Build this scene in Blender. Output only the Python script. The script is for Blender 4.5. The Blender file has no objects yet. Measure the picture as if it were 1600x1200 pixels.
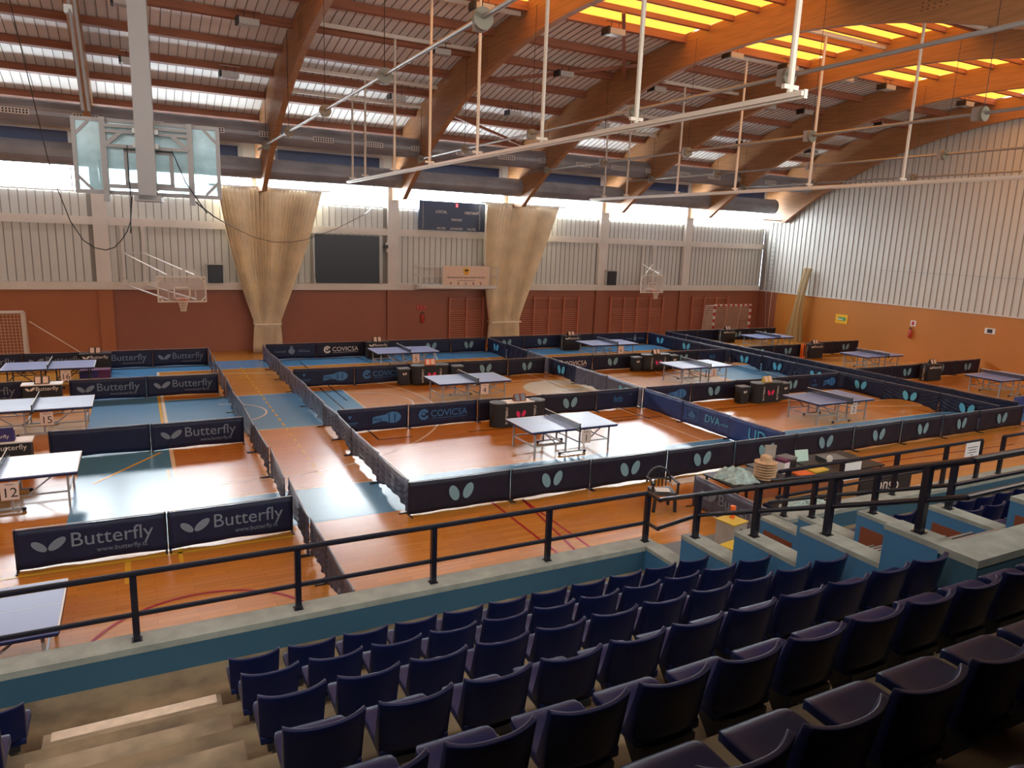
import bpy, math, random
from mathutils import Vector, Matrix
random.seed(7)
PI = math.pi
SC = bpy.context.scene
COL = SC.collection

# ------------------------------------------------------------------ camera, world, exposure
F_PX, PAN, TILT, ROLL = 1127.9, 0.482247, 0.199038, 0.0385128
CAM = Vector((0, 0, 5.6846))
fw = Vector((math.sin(PAN)*math.cos(TILT), math.cos(PAN)*math.cos(TILT), -math.sin(TILT)))
rt = Vector((math.cos(PAN), -math.sin(PAN), 0)); up0 = rt.cross(fw)
rgt = math.cos(ROLL)*rt + math.sin(ROLL)*up0
upv = -math.sin(ROLL)*rt + math.cos(ROLL)*up0
cd = bpy.data.cameras.new('camera'); cam = bpy.data.objects.new('camera', cd); COL.objects.link(cam)
cd.sensor_width = 36.0; cd.lens = F_PX*36/1600; cd.clip_end = 300; cd.clip_start = 0.05
m = Matrix((rgt, upv, -fw)).transposed().to_4x4(); m.translation = CAM
cam.matrix_world = m
SC.camera = cam

WINDOW_LIGHT = 11.0
SKYLIGHT = 0.80
w = bpy.data.worlds.new('daylight'); SC.world = w; w.use_nodes = True
bg = w.node_tree.nodes['Background']; bg.inputs[0].default_value = (0.72, 0.83, 1.0, 1); bg.inputs[1].default_value = 1.2
vs = SC.view_settings
vs.view_transform = 'Standard'; vs.look = 'None'; vs.gamma = 1; vs.exposure = 1.5; vs.use_curve_mapping = False
SC.cycles.use_denoising = True
SC.cycles.max_bounces = 10; SC.cycles.diffuse_bounces = 6; SC.cycles.glossy_bounces = 5
SC.cycles.transparent_max_bounces = 24
SC.cycles.sample_clamp_indirect = 6.0

# ------------------------------------------------------------------ materials
MATS = {}
def nd(nt, typ, **kw):
    n = nt.nodes.new(typ)
    for k, v in kw.items(): setattr(n, k, v)
    return n
def mat(name, col, rough=0.5, metal=0.0, noise=0.0, nscale=3.0, bump=0.0, emit=None, estr=0.0, spec=0.5, coat=0.0, alpha=1.0, nmap=None, col2=None):
    if name in MATS: return MATS[name]
    M = bpy.data.materials.new(name); M.use_nodes = True; nt = M.node_tree
    b = nt.nodes['Principled BSDF']
    b.inputs['Base Color'].default_value = (*col, 1); b.inputs['Roughness'].default_value = rough
    b.inputs['Metallic'].default_value = metal; b.inputs['Specular IOR Level'].default_value = spec
    b.inputs['Coat Weight'].default_value = coat
    if alpha < 1: b.inputs['Alpha'].default_value = alpha
    if emit: b.inputs['Emission Color'].default_value = (*emit, 1); b.inputs['Emission Strength'].default_value = estr
    if noise > 0 or bump > 0:
        tc = nd(nt, 'ShaderNodeTexCoord'); mp = nd(nt, 'ShaderNodeMapping')
        nt.links.new(tc.outputs['Object'], mp.inputs[0])
        if nmap: mp.inputs['Scale'].default_value = nmap
        nz = nd(nt, 'ShaderNodeTexNoise'); nz.inputs['Scale'].default_value = nscale; nz.inputs['Detail'].default_value = 5
        nt.links.new(mp.outputs[0], nz.inputs[0])
        if noise > 0:
            mx = nd(nt, 'ShaderNodeMix', data_type='RGBA')
            rp = nd(nt, 'ShaderNodeMapRange'); rp.inputs[1].default_value = 0.35; rp.inputs[2].default_value = 0.65
            nt.links.new(nz.outputs[0], rp.inputs[0]); nt.links.new(rp.outputs[0], mx.inputs[0])
            c2 = col2 if col2 else tuple(c*(1-noise) for c in col)
            mx.inputs[6].default_value = (*col, 1); mx.inputs[7].default_value = (*c2, 1)
            nt.links.new(mx.outputs[2], b.inputs['Base Color'])
        if bump > 0:
            bp = nd(nt, 'ShaderNodeBump'); bp.inputs['Strength'].default_value = bump; bp.inputs['Distance'].default_value = 0.02
            nt.links.new(nz.outputs[0], bp.inputs['Height']); nt.links.new(bp.outputs[0], b.inputs['Normal'])
    MATS[name] = M
    return M

def floor_mat(name, c1, c2, plank=True, rough=0.24):
    M = bpy.data.materials.new(name); M.use_nodes = True; nt = M.node_tree; b = nt.nodes['Principled BSDF']
    tc = nd(nt, 'ShaderNodeTexCoord')
    mp = nd(nt, 'ShaderNodeMapping'); nt.links.new(tc.outputs['Object'], mp.inputs[0]); mp.inputs['Scale'].default_value = (0.6, 6.0, 1)
    nz = nd(nt, 'ShaderNodeTexNoise'); nz.inputs['Scale'].default_value = 1.6; nz.inputs['Detail'].default_value = 6
    nt.links.new(mp.outputs[0], nz.inputs[0])
    br = nd(nt, 'ShaderNodeTexBrick'); nt.links.new(tc.outputs['Object'], br.inputs[0])
    br.inputs['Scale'].default_value = 1.0; br.inputs['Brick Width'].default_value = 1.1; br.inputs['Row Height'].default_value = 0.13
    br.inputs['Mortar Size'].default_value = 0.004
    k = 1.0 if plank else 0.3
    br.inputs['Color1'].default_value = (1, 1, 1, 1); br.inputs['Color2'].default_value = (1-.16*k,)*3+(1,); br.inputs['Mortar'].default_value = (1-.4*k,)*3+(1,)
    mx = nd(nt, 'ShaderNodeMix', data_type='RGBA'); mx.inputs[6].default_value = (*c1, 1); mx.inputs[7].default_value = (*c2, 1)
    nt.links.new(nz.outputs[0], mx.inputs[0])
    ml = nd(nt, 'ShaderNodeMix', data_type='RGBA', blend_type='MULTIPLY'); ml.inputs[0].default_value = 1
    nt.links.new(mx.outputs[2], ml.inputs[6]); nt.links.new(br.outputs['Color'], ml.inputs[7])
    nt.links.new(ml.outputs[2], b.inputs['Base Color'])
    b.inputs['Roughness'].default_value = rough; b.inputs['IOR'].default_value = 1.62
    n2 = nd(nt, 'ShaderNodeTexNoise'); n2.inputs['Scale'].default_value = 1.1; n2.inputs['Detail'].default_value = 2
    nt.links.new(mp.outputs[0], n2.inputs[0])
    bp = nd(nt, 'ShaderNodeBump'); bp.inputs['Strength'].default_value = 0.06; bp.inputs['Distance'].default_value = 0.02
    nt.links.new(n2.outputs[0], bp.inputs['Height']); nt.links.new(bp.outputs[0], b.inputs['Normal'])
    MATS[name] = M
    return M

M_wood = floor_mat('court_wood', (0.60, 0.26, 0.040), (0.46, 0.175, 0.020))
M_blue = floor_mat('court_blue', (0.085, 0.27, 0.52), (0.065, 0.22, 0.44), plank=False)
M_disc = floor_mat('court_disc', (0.62, 0.56, 0.44), (0.55, 0.48, 0.36), plank=False)
M_lw = mat('line_white', (0.75, 0.66, 0.52), 0.2)
M_ly = mat('line_yellow', (0.62, 0.38, 0.03), 0.2)
M_lr = mat('line_red', (0.30, 0.01, 0.02), 0.2)
M_lk = mat('line_black', (0.02, 0.02, 0.03), 0.2)
M_clad = mat('cladding_white', (0.60, 0.595, 0.55), 0.5, noise=0.06, nscale=0.6)
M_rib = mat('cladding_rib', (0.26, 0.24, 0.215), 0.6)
M_roof = mat('roof_sheet', (0.82, 0.80, 0.77), 0.45, noise=0.06, nscale=0.5)
M_terra = mat('wall_terracotta', (0.31, 0.105, 0.058), 0.55, noise=0.12, nscale=0.35)
M_orange = mat('wall_orange', (0.50, 0.185, 0.030), 0.5, noise=0.12, nscale=0.35)
M_beam = mat('painted_concrete', (0.68, 0.62, 0.55), 0.6, noise=0.08, nscale=1.2)
M_glulam = mat('glulam', (0.40, 0.185, 0.072), 0.5, noise=0.28, nscale=2.0, nmap=(1, .5, 9))
M_purlin = mat('purlin_wood', (0.33, 0.12, 0.065), 0.55, noise=0.3, nscale=2.5, nmap=(.4, 6, 6))
M_win = mat('clerestory_glazing', (0.9, 0.95, 1.0), 0.4, emit=(0.86, 0.95, 1.0), estr=WINDOW_LIGHT)
M_winfill = mat('fill_glazing', (0.9, 0.95, 1.0), 0.4, emit=(1.0, 0.95, 0.88), estr=WINDOW_LIGHT*0.5)  # fill light for the added, unseen stand-side windows
M_sky = mat('amber_skylight', (0.8, 0.4, 0.05), 0.4, emit=(1.0, 0.40, 0.05), estr=SKYLIGHT)
M_duct = mat('duct_metal', (0.30, 0.30, 0.33), 0.4, metal=0.35, noise=0.25, nscale=1.0)
M_grille = mat('grille_metal', (0.45, 0.44, 0.42), 0.4, metal=0.3)
M_black = mat('black_plastic', (0.012, 0.012, 0.014), 0.45)
M_dark = mat('dark_cloth', (0.012, 0.011, 0.013), 0.7)
M_white = mat('white_paint', (0.62, 0.57, 0.52), 0.4)
M_mast = mat('mast_grey', (0.20, 0.175, 0.17), 0.45)
M_steelw = mat('white_steel_tube', (0.66, 0.6, 0.52), 0.4)
M_grey = mat('grey_steel', (0.30, 0.29, 0.28), 0.4, metal=0.4)
M_table = mat('table_blue', (0.14, 0.20, 0.47), 0.42, spec=1.0, coat=0.6)
MATS['table_blue'].node_tree.nodes['Principled BSDF'].inputs['Coat Roughness'].default_value = 0.3
M_tedge = mat('table_edge', (0.012, 0.016, 0.05), 0.4)
M_leg = mat('leg_grey', (0.36, 0.35, 0.35), 0.4, metal=0.3)
M_legblk = mat('leg_black', (0.02, 0.02, 0.025), 0.4)
M_net = mat('net_dark', (0.02, 0.03, 0.06), 0.7, alpha=0.6)
M_nett = mat('net_tape', (0.75, 0.75, 0.72), 0.6)
M_card = mat('number_card', (0.72, 0.55, 0.48), 0.6)
M_ink = mat('black_ink', (0.02, 0.015, 0.015), 0.6)
M_navy = mat('barrier_navy', (0.011, 0.016, 0.050), 0.5, noise=0.25, nscale=4, spec=0.3)
M_navy2 = mat('barrier_black', (0.011, 0.011, 0.026), 0.5, noise=0.25, nscale=4, spec=0.3)
M_grape = mat('barrier_reverse_lit', (0.085, 0.095, 0.15), 0.36, noise=0.3, nscale=5)  # reverse cloth, made paler than the navy for the light on its folds
M_royal = mat('barrier_royal', (0.02, 0.055, 0.22), 0.45, noise=0.2, nscale=4)
M_logo = mat('logo_pale', (0.16, 0.29, 0.34), 0.5)
M_logoG = mat('logo_grey', (0.16, 0.20, 0.26), 0.5)
M_logoC = mat('logo_cyan', (0.09, 0.42, 0.62), 0.45)
M_logoB = mat('logo_blue', (0.04, 0.16, 0.36), 0.5)
M_logoW = mat('logo_white', (0.7, 0.62, 0.55), 0.5)
M_pink = mat('logo_pink', (0.62, 0.02, 0.10), 0.5)
M_seat = mat('seat_plastic', (0.007, 0.013, 0.070), 0.36, noise=0.3, nscale=3, spec=0.22)
M_bounce = mat('bounce_soffit', (0.55, 0.52, 0.48), 0.8)  # pale so the unseen stand roof bounces light onto the seats
M_conc = mat('stand_concrete', (0.24, 0.175, 0.105), 0.85, noise=0.6, nscale=2.2, bump=0.3)
M_cap = mat('parapet_cap', (0.30, 0.33, 0.30), 0.7, noise=0.25, nscale=5, bump=0.3)
M_pblue = mat('parapet_blue', (0.028, 0.095, 0.155), 0.6, noise=0.12, nscale=1)
M_pblue2 = mat('stair_wall_blue', (0.045, 0.17, 0.34), 0.6, noise=0.12, nscale=1)
M_rail = mat('rail_black', (0.010, 0.011, 0.02), 0.25)
M_curt = mat('curtain_cream', (0.92, 0.80, 0.60), 0.8, noise=0.15, nscale=1.5)
M_screen = mat('screen_dark', (0.018, 0.02, 0.03), 0.35)
M_sboard = mat('scoreboard_blue', (0.02, 0.03, 0.07), 0.4)
M_bar = mat('wall_bar_paint', (0.52, 0.18, 0.11), 0.5)
M_red = mat('red_paint', (0.42, 0.03, 0.02), 0.4)
M_ring = mat('ring_orange', (0.5, 0.10, 0.05), 0.4)
M_netw = mat('net_white', (0.70, 0.58, 0.45), 0.8)
M_netb = mat('net_brown', (0.34, 0.25, 0.13), 0.9, noise=0.3, nscale=8)
M_yel = mat('yellow_sign', (0.75, 0.42, 0.02), 0.5)
M_green = mat('green_print', (0.05, 0.3, 0.12), 0.5)
M_shirt = mat('shirt_mint', (0.42, 0.58, 0.58), 0.85, noise=0.45, nscale=9)
M_straw = mat('straw', (0.60, 0.40, 0.24), 0.8, noise=0.25, nscale=12)
M_cream = mat('cream_panel', (0.75, 0.55, 0.42), 0.6)
M_paper = mat('paper', (0.72, 0.70, 0.70), 0.6)
M_mint = mat('mint_sheet', (0.50, 0.68, 0.60), 0.6)
M_carton = mat('carton_grey', (0.40, 0.34, 0.29), 0.7, noise=0.15, nscale=5)
M_ochre = mat('ochre_lid', (0.60, 0.42, 0.05), 0.6)
M_orng = mat('orange_plastic', (0.75, 0.14, 0.02), 0.4)
M_disk = mat('pulley_cream', (0.17, 0.15, 0.11), 0.5)
M_wood2 = mat('terracotta_panel', (0.20, 0.05, 0.018), 0.6)
M_grey2 = mat('landing_grey', (0.14, 0.15, 0.16), 0.7)
M_magenta = mat('magenta_cloth', (0.10, 0.01, 0.06), 0.6)
M_purple = mat('purple_cloth', (0.03, 0.02, 0.12), 0.6)
def glass_mat():
    M = bpy.data.materials.new('backboard_glass'); M.use_nodes = True; nt = M.node_tree
    for n in list(nt.nodes): nt.nodes.remove(n)
    o = nd(nt, 'ShaderNodeOutputMaterial'); mx = nd(nt, 'ShaderNodeMixShader'); tr = nd(nt, 'ShaderNodeBsdfTransparent')
    d = nd(nt, 'ShaderNodeBsdfPrincipled'); d.inputs['Base Color'].default_value = (0.42, 0.62, 0.70, 1); d.inputs['Roughness'].default_value = 0.15
    d.inputs['Transmission Weight'].default_value = 0.0
    tc = nd(nt, 'ShaderNodeTexCoord'); nz = nd(nt, 'ShaderNodeTexNoise'); nz.inputs['Scale'].default_value = 4; nz.inputs['Detail'].default_value = 8
    nt.links.new(tc.outputs['Object'], nz.inputs[0])
    mr = nd(nt, 'ShaderNodeMapRange'); mr.inputs[1].default_value = .3; mr.inputs[2].default_value = .7; mr.inputs[3].default_value = .45; mr.inputs[4].default_value = .8
    nt.links.new(nz.outputs[0], mr.inputs[0]); nt.links.new(mr.outputs[0], mx.inputs[0])
    tr.inputs[0].default_value = (0.8, 0.93, 0.97, 1)
    tl = nd(nt, 'ShaderNodeBsdfTranslucent'); tl.inputs[0].default_value = (0.55, 0.78, 0.85, 1)
    m2 = nd(nt, 'ShaderNodeMixShader'); m2.inputs[0].default_value = .5
    nt.links.new(d.outputs[0], m2.inputs[1]); nt.links.new(tl.outputs[0], m2.inputs[2])
    nt.links.new(tr.outputs[0], mx.inputs[1]); nt.links.new(m2.outputs[0], mx.inputs[2]); nt.links.new(mx.outputs[0], o.inputs[0])
    return M
M_glass = glass_mat(); M_clear = mat('clear_board', (.5, .42, .38), .2, alpha=.3)

# ------------------------------------------------------------------ mesh builder
class MB:
    def __init__(s): s.v = []; s.f = []; s.m = []; s.mats = []
    def mi(s, mt):
        if mt not in s.mats: s.mats.append(mt)
        return s.mats.index(mt)
    def add(s, vs, fs, mt):
        o = len(s.v); s.v += [tuple(p) for p in vs]; i = s.mi(mt)
        for f in fs: s.f.append([a+o for a in f]); s.m.append(i)
        return s
    def box(s, x0, x1, y0, y1, z0, z1, mt, M=None):
        vs = [Vector(p) for p in ((x0,y0,z0),(x1,y0,z0),(x1,y1,z0),(x0,y1,z0),(x0,y0,z1),(x1,y0,z1),(x1,y1,z1),(x0,y1,z1))]
        if M: vs = [M @ p for p in vs]
        return s.add(vs, [(0,3,2,1),(4,5,6,7),(0,1,5,4),(1,2,6,5),(2,3,7,6),(3,0,4,7)], mt)
    def tube(s, a, b, r, mt, n=8, r2=None, square=False):
        a, b = Vector(a), Vector(b); d = (b-a).normalized()
        h = Vector((0, 0, 1)) if abs(d.z) < .9 else Vector((0, 1, 0))
        u = d.cross(h).normalized(); w_ = d.cross(u).normalized()
        if square: n = 4
        r2 = r if r2 is None else r2; k = math.sqrt(2) if square else 1; ph = PI/4 if square else 0
        vs = []
        for c, rr in ((a, r), (b, r2)):
            for i in range(n):
                t = 2*PI*i/n+ph; vs.append(c+(u*math.cos(t)+w_*math.sin(t))*rr*k)
        fs = [(i, i+n, (i+1) % n+n, (i+1) % n) for i in range(n)]
        fs += [tuple(range(n)), tuple(reversed(range(n, 2*n)))]
        return s.add(vs, fs, mt)
    def path(s, pts, r, mt, n=6):
        for a, b in zip(pts[:-1], pts[1:]): s.tube(a, b, r, mt, n)
        return s
    def prism(s, pts, d, mt):           # polygon of 3d points extruded by vector d
        n = len(pts); d = Vector(d); a = [Vector(p) for p in pts]; vs = a+[p+d for p in a]
        fs = [tuple(range(n)), tuple(reversed(range(n, 2*n)))]+[(i, (i+1) % n, (i+1) % n+n, i+n) for i in range(n)]
        return s.add(vs, fs, mt)
    def grid(s, fn, nu, nv, mt, closed=False):
        vs = [fn(i/nu, j/nv) for j in range(nv+1) for i in range(nu+1)]
        fs = [(j*(nu+1)+i, j*(nu+1)+i+1, (j+1)*(nu+1)+i+1, (j+1)*(nu+1)+i) for j in range(nv) for i in range(nu)]
        return s.add(vs, fs, mt)
    def slab(s, fn, gn, nu, nv, mt):    # closed volume between two grids
        n1 = nu+1; vs = [fn(i/nu, j/nv) for j in range(nv+1) for i in range(n1)]+[gn(i/nu, j/nv) for j in range(nv+1) for i in range(n1)]
        N = n1*(nv+1); fs = []
        for j in range(nv):
            for i in range(nu):
                a = j*n1+i; fs.append((a, a+1, a+1+n1, a+n1)); fs.append((a+N, a+n1+N, a+1+n1+N, a+1+N))
        for i in range(nu):
            fs.append((i, i+N, i+1+N, i+1)); a = nv*n1+i; fs.append((a, a+1, a+1+N, a+N))
        for j in range(nv):
            a = j*n1; fs.append((a, a+n1, a+n1+N, a+N)); a = j*n1+nu; fs.append((a, a+N, a+n1+N, a+n1))
        return s.add(vs, fs, mt)
    def lathe(s, c, prof, mt, n=16):
        vs = [(c[0]+r*math.cos(2*PI*i/n), c[1]+r*math.sin(2*PI*i/n), c[2]+z) for r, z in prof for i in range(n)]
        fs = [(k*n+i, k*n+(i+1) % n, (k+1)*n+(i+1) % n, (k+1)*n+i) for k in range(len(prof)-1) for i in range(n)]
        fs += [tuple(reversed(range(n))), tuple(range((len(prof)-1)*n, len(prof)*n))]
        return s.add(vs, fs, mt)
    def mesh(s, name, smooth=False):
        me = bpy.data.meshes.new(name); me.from_pydata(s.v, [], s.f)
        for mt in s.mats: me.materials.append(mt)
        me.polygons.foreach_set('material_index', s.m)
        if smooth: me.polygons.foreach_set('use_smooth', [True]*len(me.polygons))
        me.update()
        return me
    def build(s, name, parent=None, smooth=False, **kw):
        o = bpy.data.objects.new(name, s.mesh(name, smooth)); COL.objects.link(o)
        if parent: o.parent = parent
        tag(o, **kw)
        return o
def tag(o, label=None, cat=None, group=None, kind=None):
    if label: o['label'] = label
    if cat: o['category'] = cat
    if group: o['group'] = group
    if kind: o['kind'] = kind
    return o
def empty(name, loc, rz=0, label=None, cat=None, group=None):
    o = bpy.data.objects.new(name, None); COL.objects.link(o); o.location = loc; o.rotation_euler = (0, 0, rz)
    o.empty_display_size = 0.1
    return tag(o, label, cat, group)
def part(me, name, parent, loc=(0, 0, 0), rot=(0, 0, 0), scale=(1, 1, 1), label=None):
    o = bpy.data.objects.new(name, me); COL.objects.link(o); o.parent = parent; o.location = loc; o.rotation_euler = rot; o.scale = scale
    if label: o['label'] = label
    return o
def copy_tree(o, loc=None, rz=None, label=None, parent=None):
    c = o.copy(); COL.objects.link(c)
    if parent: c.parent = parent
    if loc is not None: c.location = loc
    if rz is not None: c.rotation_euler = (0, 0, rz)
    if label: c['label'] = label
    for ch in list(o.children): copy_tree(ch, parent=c)
    return c
_txt = {}
def text_mesh(s, size, mt, depth=0.004, align='CENTER'):
    k = (s, size, mt.name, align)
    if k in _txt: return _txt[k]
    cu = bpy.data.curves.new('lettering', 'FONT'); cu.body = s; cu.size = size; cu.extrude = depth/2; cu.align_x = align; cu.align_y = 'CENTER'
    cu.resolution_u = 3
    o = bpy.data.objects.new('lettering', cu); COL.objects.link(o)
    dg = bpy.context.evaluated_depsgraph_get(); dg.update()
    me = bpy.data.meshes.new_from_object(o.evaluated_get(dg)); me.materials.clear(); me.materials.append(mt)
    bpy.data.objects.remove(o)
    _txt[k] = me
    return me
ORD = ['', 'first', 'second', 'third', 'fourth', 'fifth', 'sixth', 'seventh', 'eighth', 'ninth', 'tenth', 'eleventh', 'twelfth', 'thirteenth', 'fourteenth', 'fifteenth', 'sixteenth', 'seventeenth', 'eighteenth', 'nineteenth', 'twentieth']
def ellipse(cx, cz, a, b, ang, n=20, y=0):
    return [(cx+a*math.cos(t)*math.cos(ang)-b*math.sin(t)*math.sin(ang), y, cz+a*math.cos(t)*math.sin(ang)+b*math.sin(t)*math.cos(ang)) for t in (2*PI*i/n for i in range(n))]

# ------------------------------------------------------------------ building frame constants
YW, XR, XL, YB = 35.8, 37.2, -10.8, -6.0
ARX = [-7.6, -1.2, 5.2, 11.6, 18.0, 24.3, 30.6, 36.85]
def ext(y): return -32.9+math.sqrt(max(0, 46.**2-(y-18.8)**2))
def intr(y): return -14.0+math.sqrt(max(0, 26.1**2-(y-18.8)**2))
YF = 2*18.8-YW      # 1.8 the added window line on the stand side

# ---- floor with painted courts
fl = MB()
fl.box(XL, XR, YF, YW, -0.2, 0, M_wood)
def rect(x0, x1, y0, y1, z, mt): fl.add([(x0, y0, z), (x1, y0, z), (x1, y1, z), (x0, y1, z)], [(0, 1, 2, 3)], mt)
BX0, BX1, BY0, BY1 = 0.55, 28.75, 15.72, 31.05
Z1, Z2, Z3 = .0015, .003, .0045
rect(BX0-2, BX1+2, BY0-2, BY0, Z1, M_blue); rect(BX0-2, BX1+2, BY1, BY1+2, Z1, M_blue)
rect(BX0-2, BX0, BY0, BY1, Z1, M_blue); rect(BX1, BX1+2, BY0, BY1, Z1, M_blue)
rect(BX0, BX0+5.95, 21.1, 25.85, Z1, M_blue); rect(BX1-5.95, BX1, 21.1, 25.85, Z1, M_blue)
def line(x0, y0, x1, y1, mt=None, wd=.05, z=Z2):
    mt = mt or M_lw; d = Vector((x1-x0, y1-y0, 0)).normalized(); n = Vector((-d.y, d.x, 0))*wd/2
    fl.add([(x0-n.x, y0-n.y, z), (x1-n.x, y1-n.y, z), (x1+n.x, y1+n.y, z), (x0+n.x, y0+n.y, z)], [(0, 1, 2, 3)], mt)
def arc(cx, cy, r, a0, a1, mt=None, wd=.05, z=Z2, n=40):
    mt = mt or M_lw
    for i in range(n):
        t0, t1 = a0+(a1-a0)*i/n, a0+(a1-a0)*(i+1)/n
        fl.add([(cx+(r+s)*math.cos(t), cy+(r+s)*math.sin(t), z) for t, s in ((t0, -wd/2), (t1, -wd/2), (t1, wd/2), (t0, wd/2))], [(0, 3, 2, 1)], mt)
for y in (BY0, BY1): line(BX0, y, BX1, y)
line(BX0, BY0, BX0, BY1, M_lw, .09); line(BX1, BY0, BX1, BY1)
line(14.75, BY0, 14.75, BY1)
for x0, x1, s in ((BX0, BX0+5.95, 1), (BX1, BX1-5.95, -1)):
    line(x0, 21.1, x1, 21.1); line(x0, 25.85, x1, 25.85); line(x1, 21.1, x1, 25.85)
    a = -PI/2 if s > 0 else PI/2
    arc(x1, 23.45, 1.8, a, a+PI); arc(x0+1.6*s, 23.45, 1.3, a, a+PI); arc(x0+1.6*s, 23.45, 6.75, a, a+PI, wd=.06)
    line(x0, 16.7, x0+1.6*s, 16.7); line(x0, 30.2, x0+1.6*s, 30.2)
vsd = [(14.75+1.75*math.cos(2*PI*i/48), 23.45+1.75*math.sin(2*PI*i/48), Z2) for i in range(48)]
fl.add(vsd, [tuple(range(48))], M_disc)
for i in range(7):     # yellow crest lettering on the centre disc
    rect(14.6+i*.14, 14.68+i*.14, 23.75-.04*i, 24.25-.04*i, Z3, M_ly)
rect(14.3, 15.2, 23.1, 23.16, Z3, M_ink); rect(14.9, 15.6, 23.3, 23.36, Z3, M_green)
for y in [16+.6*i for i in range(26)]: line(3.65, y, 3.65, y+.3, M_ly, .06, Z3)
line(0.42, 12.8, 0.42, 18.2, M_ly, .07, Z3); line(-10, 13.22, 2.4, 13.22, M_ly, .07, Z3)
line(.45, 22.3, .45, 26.6, M_ly, .08, Z3); line(-1.1, 17.7, .3, 19.7, M_ly, .07, Z3); line(-.4, 12.3, -.4, 13.2, M_ly, .09, Z3)
for x, y0, y1 in ((7.36, 2, 13.35), (6.65, 9, 13.45), (25.6, 14, 16.3), (27.0, 6, 12)): line(x, y0, x+ (.0 if y1 > 13 else .4), y1, M_lr, .05, Z3)
line(7.36, 13.35, 6.95, 10.0, M_lr, .05, Z3); line(15, 12.4, 24, 12.0, M_lr, .04, Z3)
arc(0.6, 9.9, 1.6, 0, PI, M_lr, .06, Z3)
for a in ((5.8, 19.0, 5.8, 26.4), (5.8, 19.0, 6.8, 19.0), (8.5, 18.95, 14.9, 18.95), (14.85, 18.4, 14.85, 20.5), (13.0, 18.6, 15.5, 18.6), (6.2, 24, 6.2, 32), (9.1, 30.9, 8.9, 33), (9.9, 30.9, 9.5, 33), (17, 18.8, 25, 18.8), (11, 25.2, 14.5, 25.2), (18, 24.9, 24, 24.9)): line(*a, M_lk, .05, Z3)
line(23, 17.9, 26, 17.9); line(19.9, 13.8, 19.9, 15.6); line(10.3, 13.8, 10.3, 15.9); line(12.3, 31.1, 12.9, 33)
fl.build('floor', kind='structure')

# ---- corrugated sheets
def prof(u, pitch, dep, rib):      # list of (u, offset)
    out = []; n = int(u/pitch)
    for i in range(n):
        a = i*pitch; out += [(a, 0), (a+pitch-rib, 0), (a+pitch-rib*.75, dep), (a+pitch-rib*.25, dep)]
    out.append((u, 0)); return out
def wall_corr(mb, x0, x1, z0, z1, y, pitch=.3, dep=-.03, rib=.035, mt=None):
    P = prof(x1-x0, pitch, dep, rib)
    vs = [(x0+u, y+d, z) for u, d in P for z in (z0, z1)]
    F = [(2*i, 2*i+2, 2*i+3, 2*i+1) for i in range(len(P)-1)]
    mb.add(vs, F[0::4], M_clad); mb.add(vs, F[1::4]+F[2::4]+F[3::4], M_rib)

# ---- far wall
fwall = MB()
fwall.box(-1.2, XR, YW, YW+.25, 0, 2.9, M_terra); fwall.box(XL, -1.2, YW, YW+.25, 0, 2.9, mat('wall_rust', (0.42, 0.135, 0.045), .55, noise=.12, nscale=.35))
fwall.box(XL, XR, YW+.12, YW+.3, 2.9, 6.93, M_clad)
fwall.box(XL, XR, YW, YW+.3, 8.25, 9.75, M_clad)
cols = [x for x in ARX[:-1]]
edges = [XL]+cols+[XR]
for a, b in zip(edges[:-1], edges[1:]):
    a2, b2 = a+(.27 if a != XL else 0), b-(.27 if b != XR else 0)
    wall_corr(fwall, a2, b2, 3.18, 5.58, YW+.05); wall_corr(fwall, a2, b2, 5.9, 6.93, YW+.05)
fwall.build('wall_far', kind='structure')
bm_ = MB(); bm_.box(XL, XR-.3, YW-.3, YW+.1, 2.88, 3.2, M_beam); bm_.box(XL, XR, YW-.12, YW+.1, 5.58, 5.92, M_beam)
bm_.build('trim_1', kind='structure')
for i, x in enumerate(cols):
    b = MB(); b.box(x-.28, x+.28, YW-.14, YW, 0, 2.88, M_terra if x > -1 else MATS['wall_rust']); b.box(x-.28, x+.28, YW-.22, YW+.04, 2.9, 8.3, M_beam)
    b.build('trim_%d' % (i+2), kind='structure')
for i, (a, b_) in enumerate(zip(edges[:-1], edges[1:])):
    g = MB(); g.box(a+.27, b_-.27, YW+.02, YW+.06, 6.93, 8.25, M_win)
    g.box(b_-.95, b_-.9, YW-.03, YW+.02, 6.93, 8.25, M_grey)
    g.box(a+.27, b_-.27, YW-.06, YW+.02, 6.9, 6.96, M_white)
    g.build('window_%d' % (i+1), kind='structure')
# ---- added stand-side clerestory: unseen glowing panes that light the hall from the front
n = len(edges)
for i, (a, b_) in enumerate(zip(edges[:-1], edges[1:])):
    g = MB(); g.box(a+.27, b_-.27, YF-.06, YF-.02, 7.45, 8.7, M_winfill)
    g.build('window_%d' % (i+1+n), kind='structure')
b = MB(); b.box(XL, XR, YF-.3, YF, 8.7, 9.9, M_clad); b.box(XL, XR, YF-.3, YF, 7.2, 7.45, M_beam)
for x in cols: b.box(x-.27, x+.27, YF-.25, YF, 7.2, 8.8, M_beam)
b.build('wall_stand_upper', kind='structure')
b = MB(); b.box(XL, XR, YB, YF-.3, 7.2, 7.4, M_bounce); b.build('ceiling_stand_shade', kind='structure')  # unseen roof added to darken the stands
b = MB(); b.box(XL, XR, YB-.2, YB, 0, 7.4, M_bounce); b.build('wall_back', kind='structure')

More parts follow.
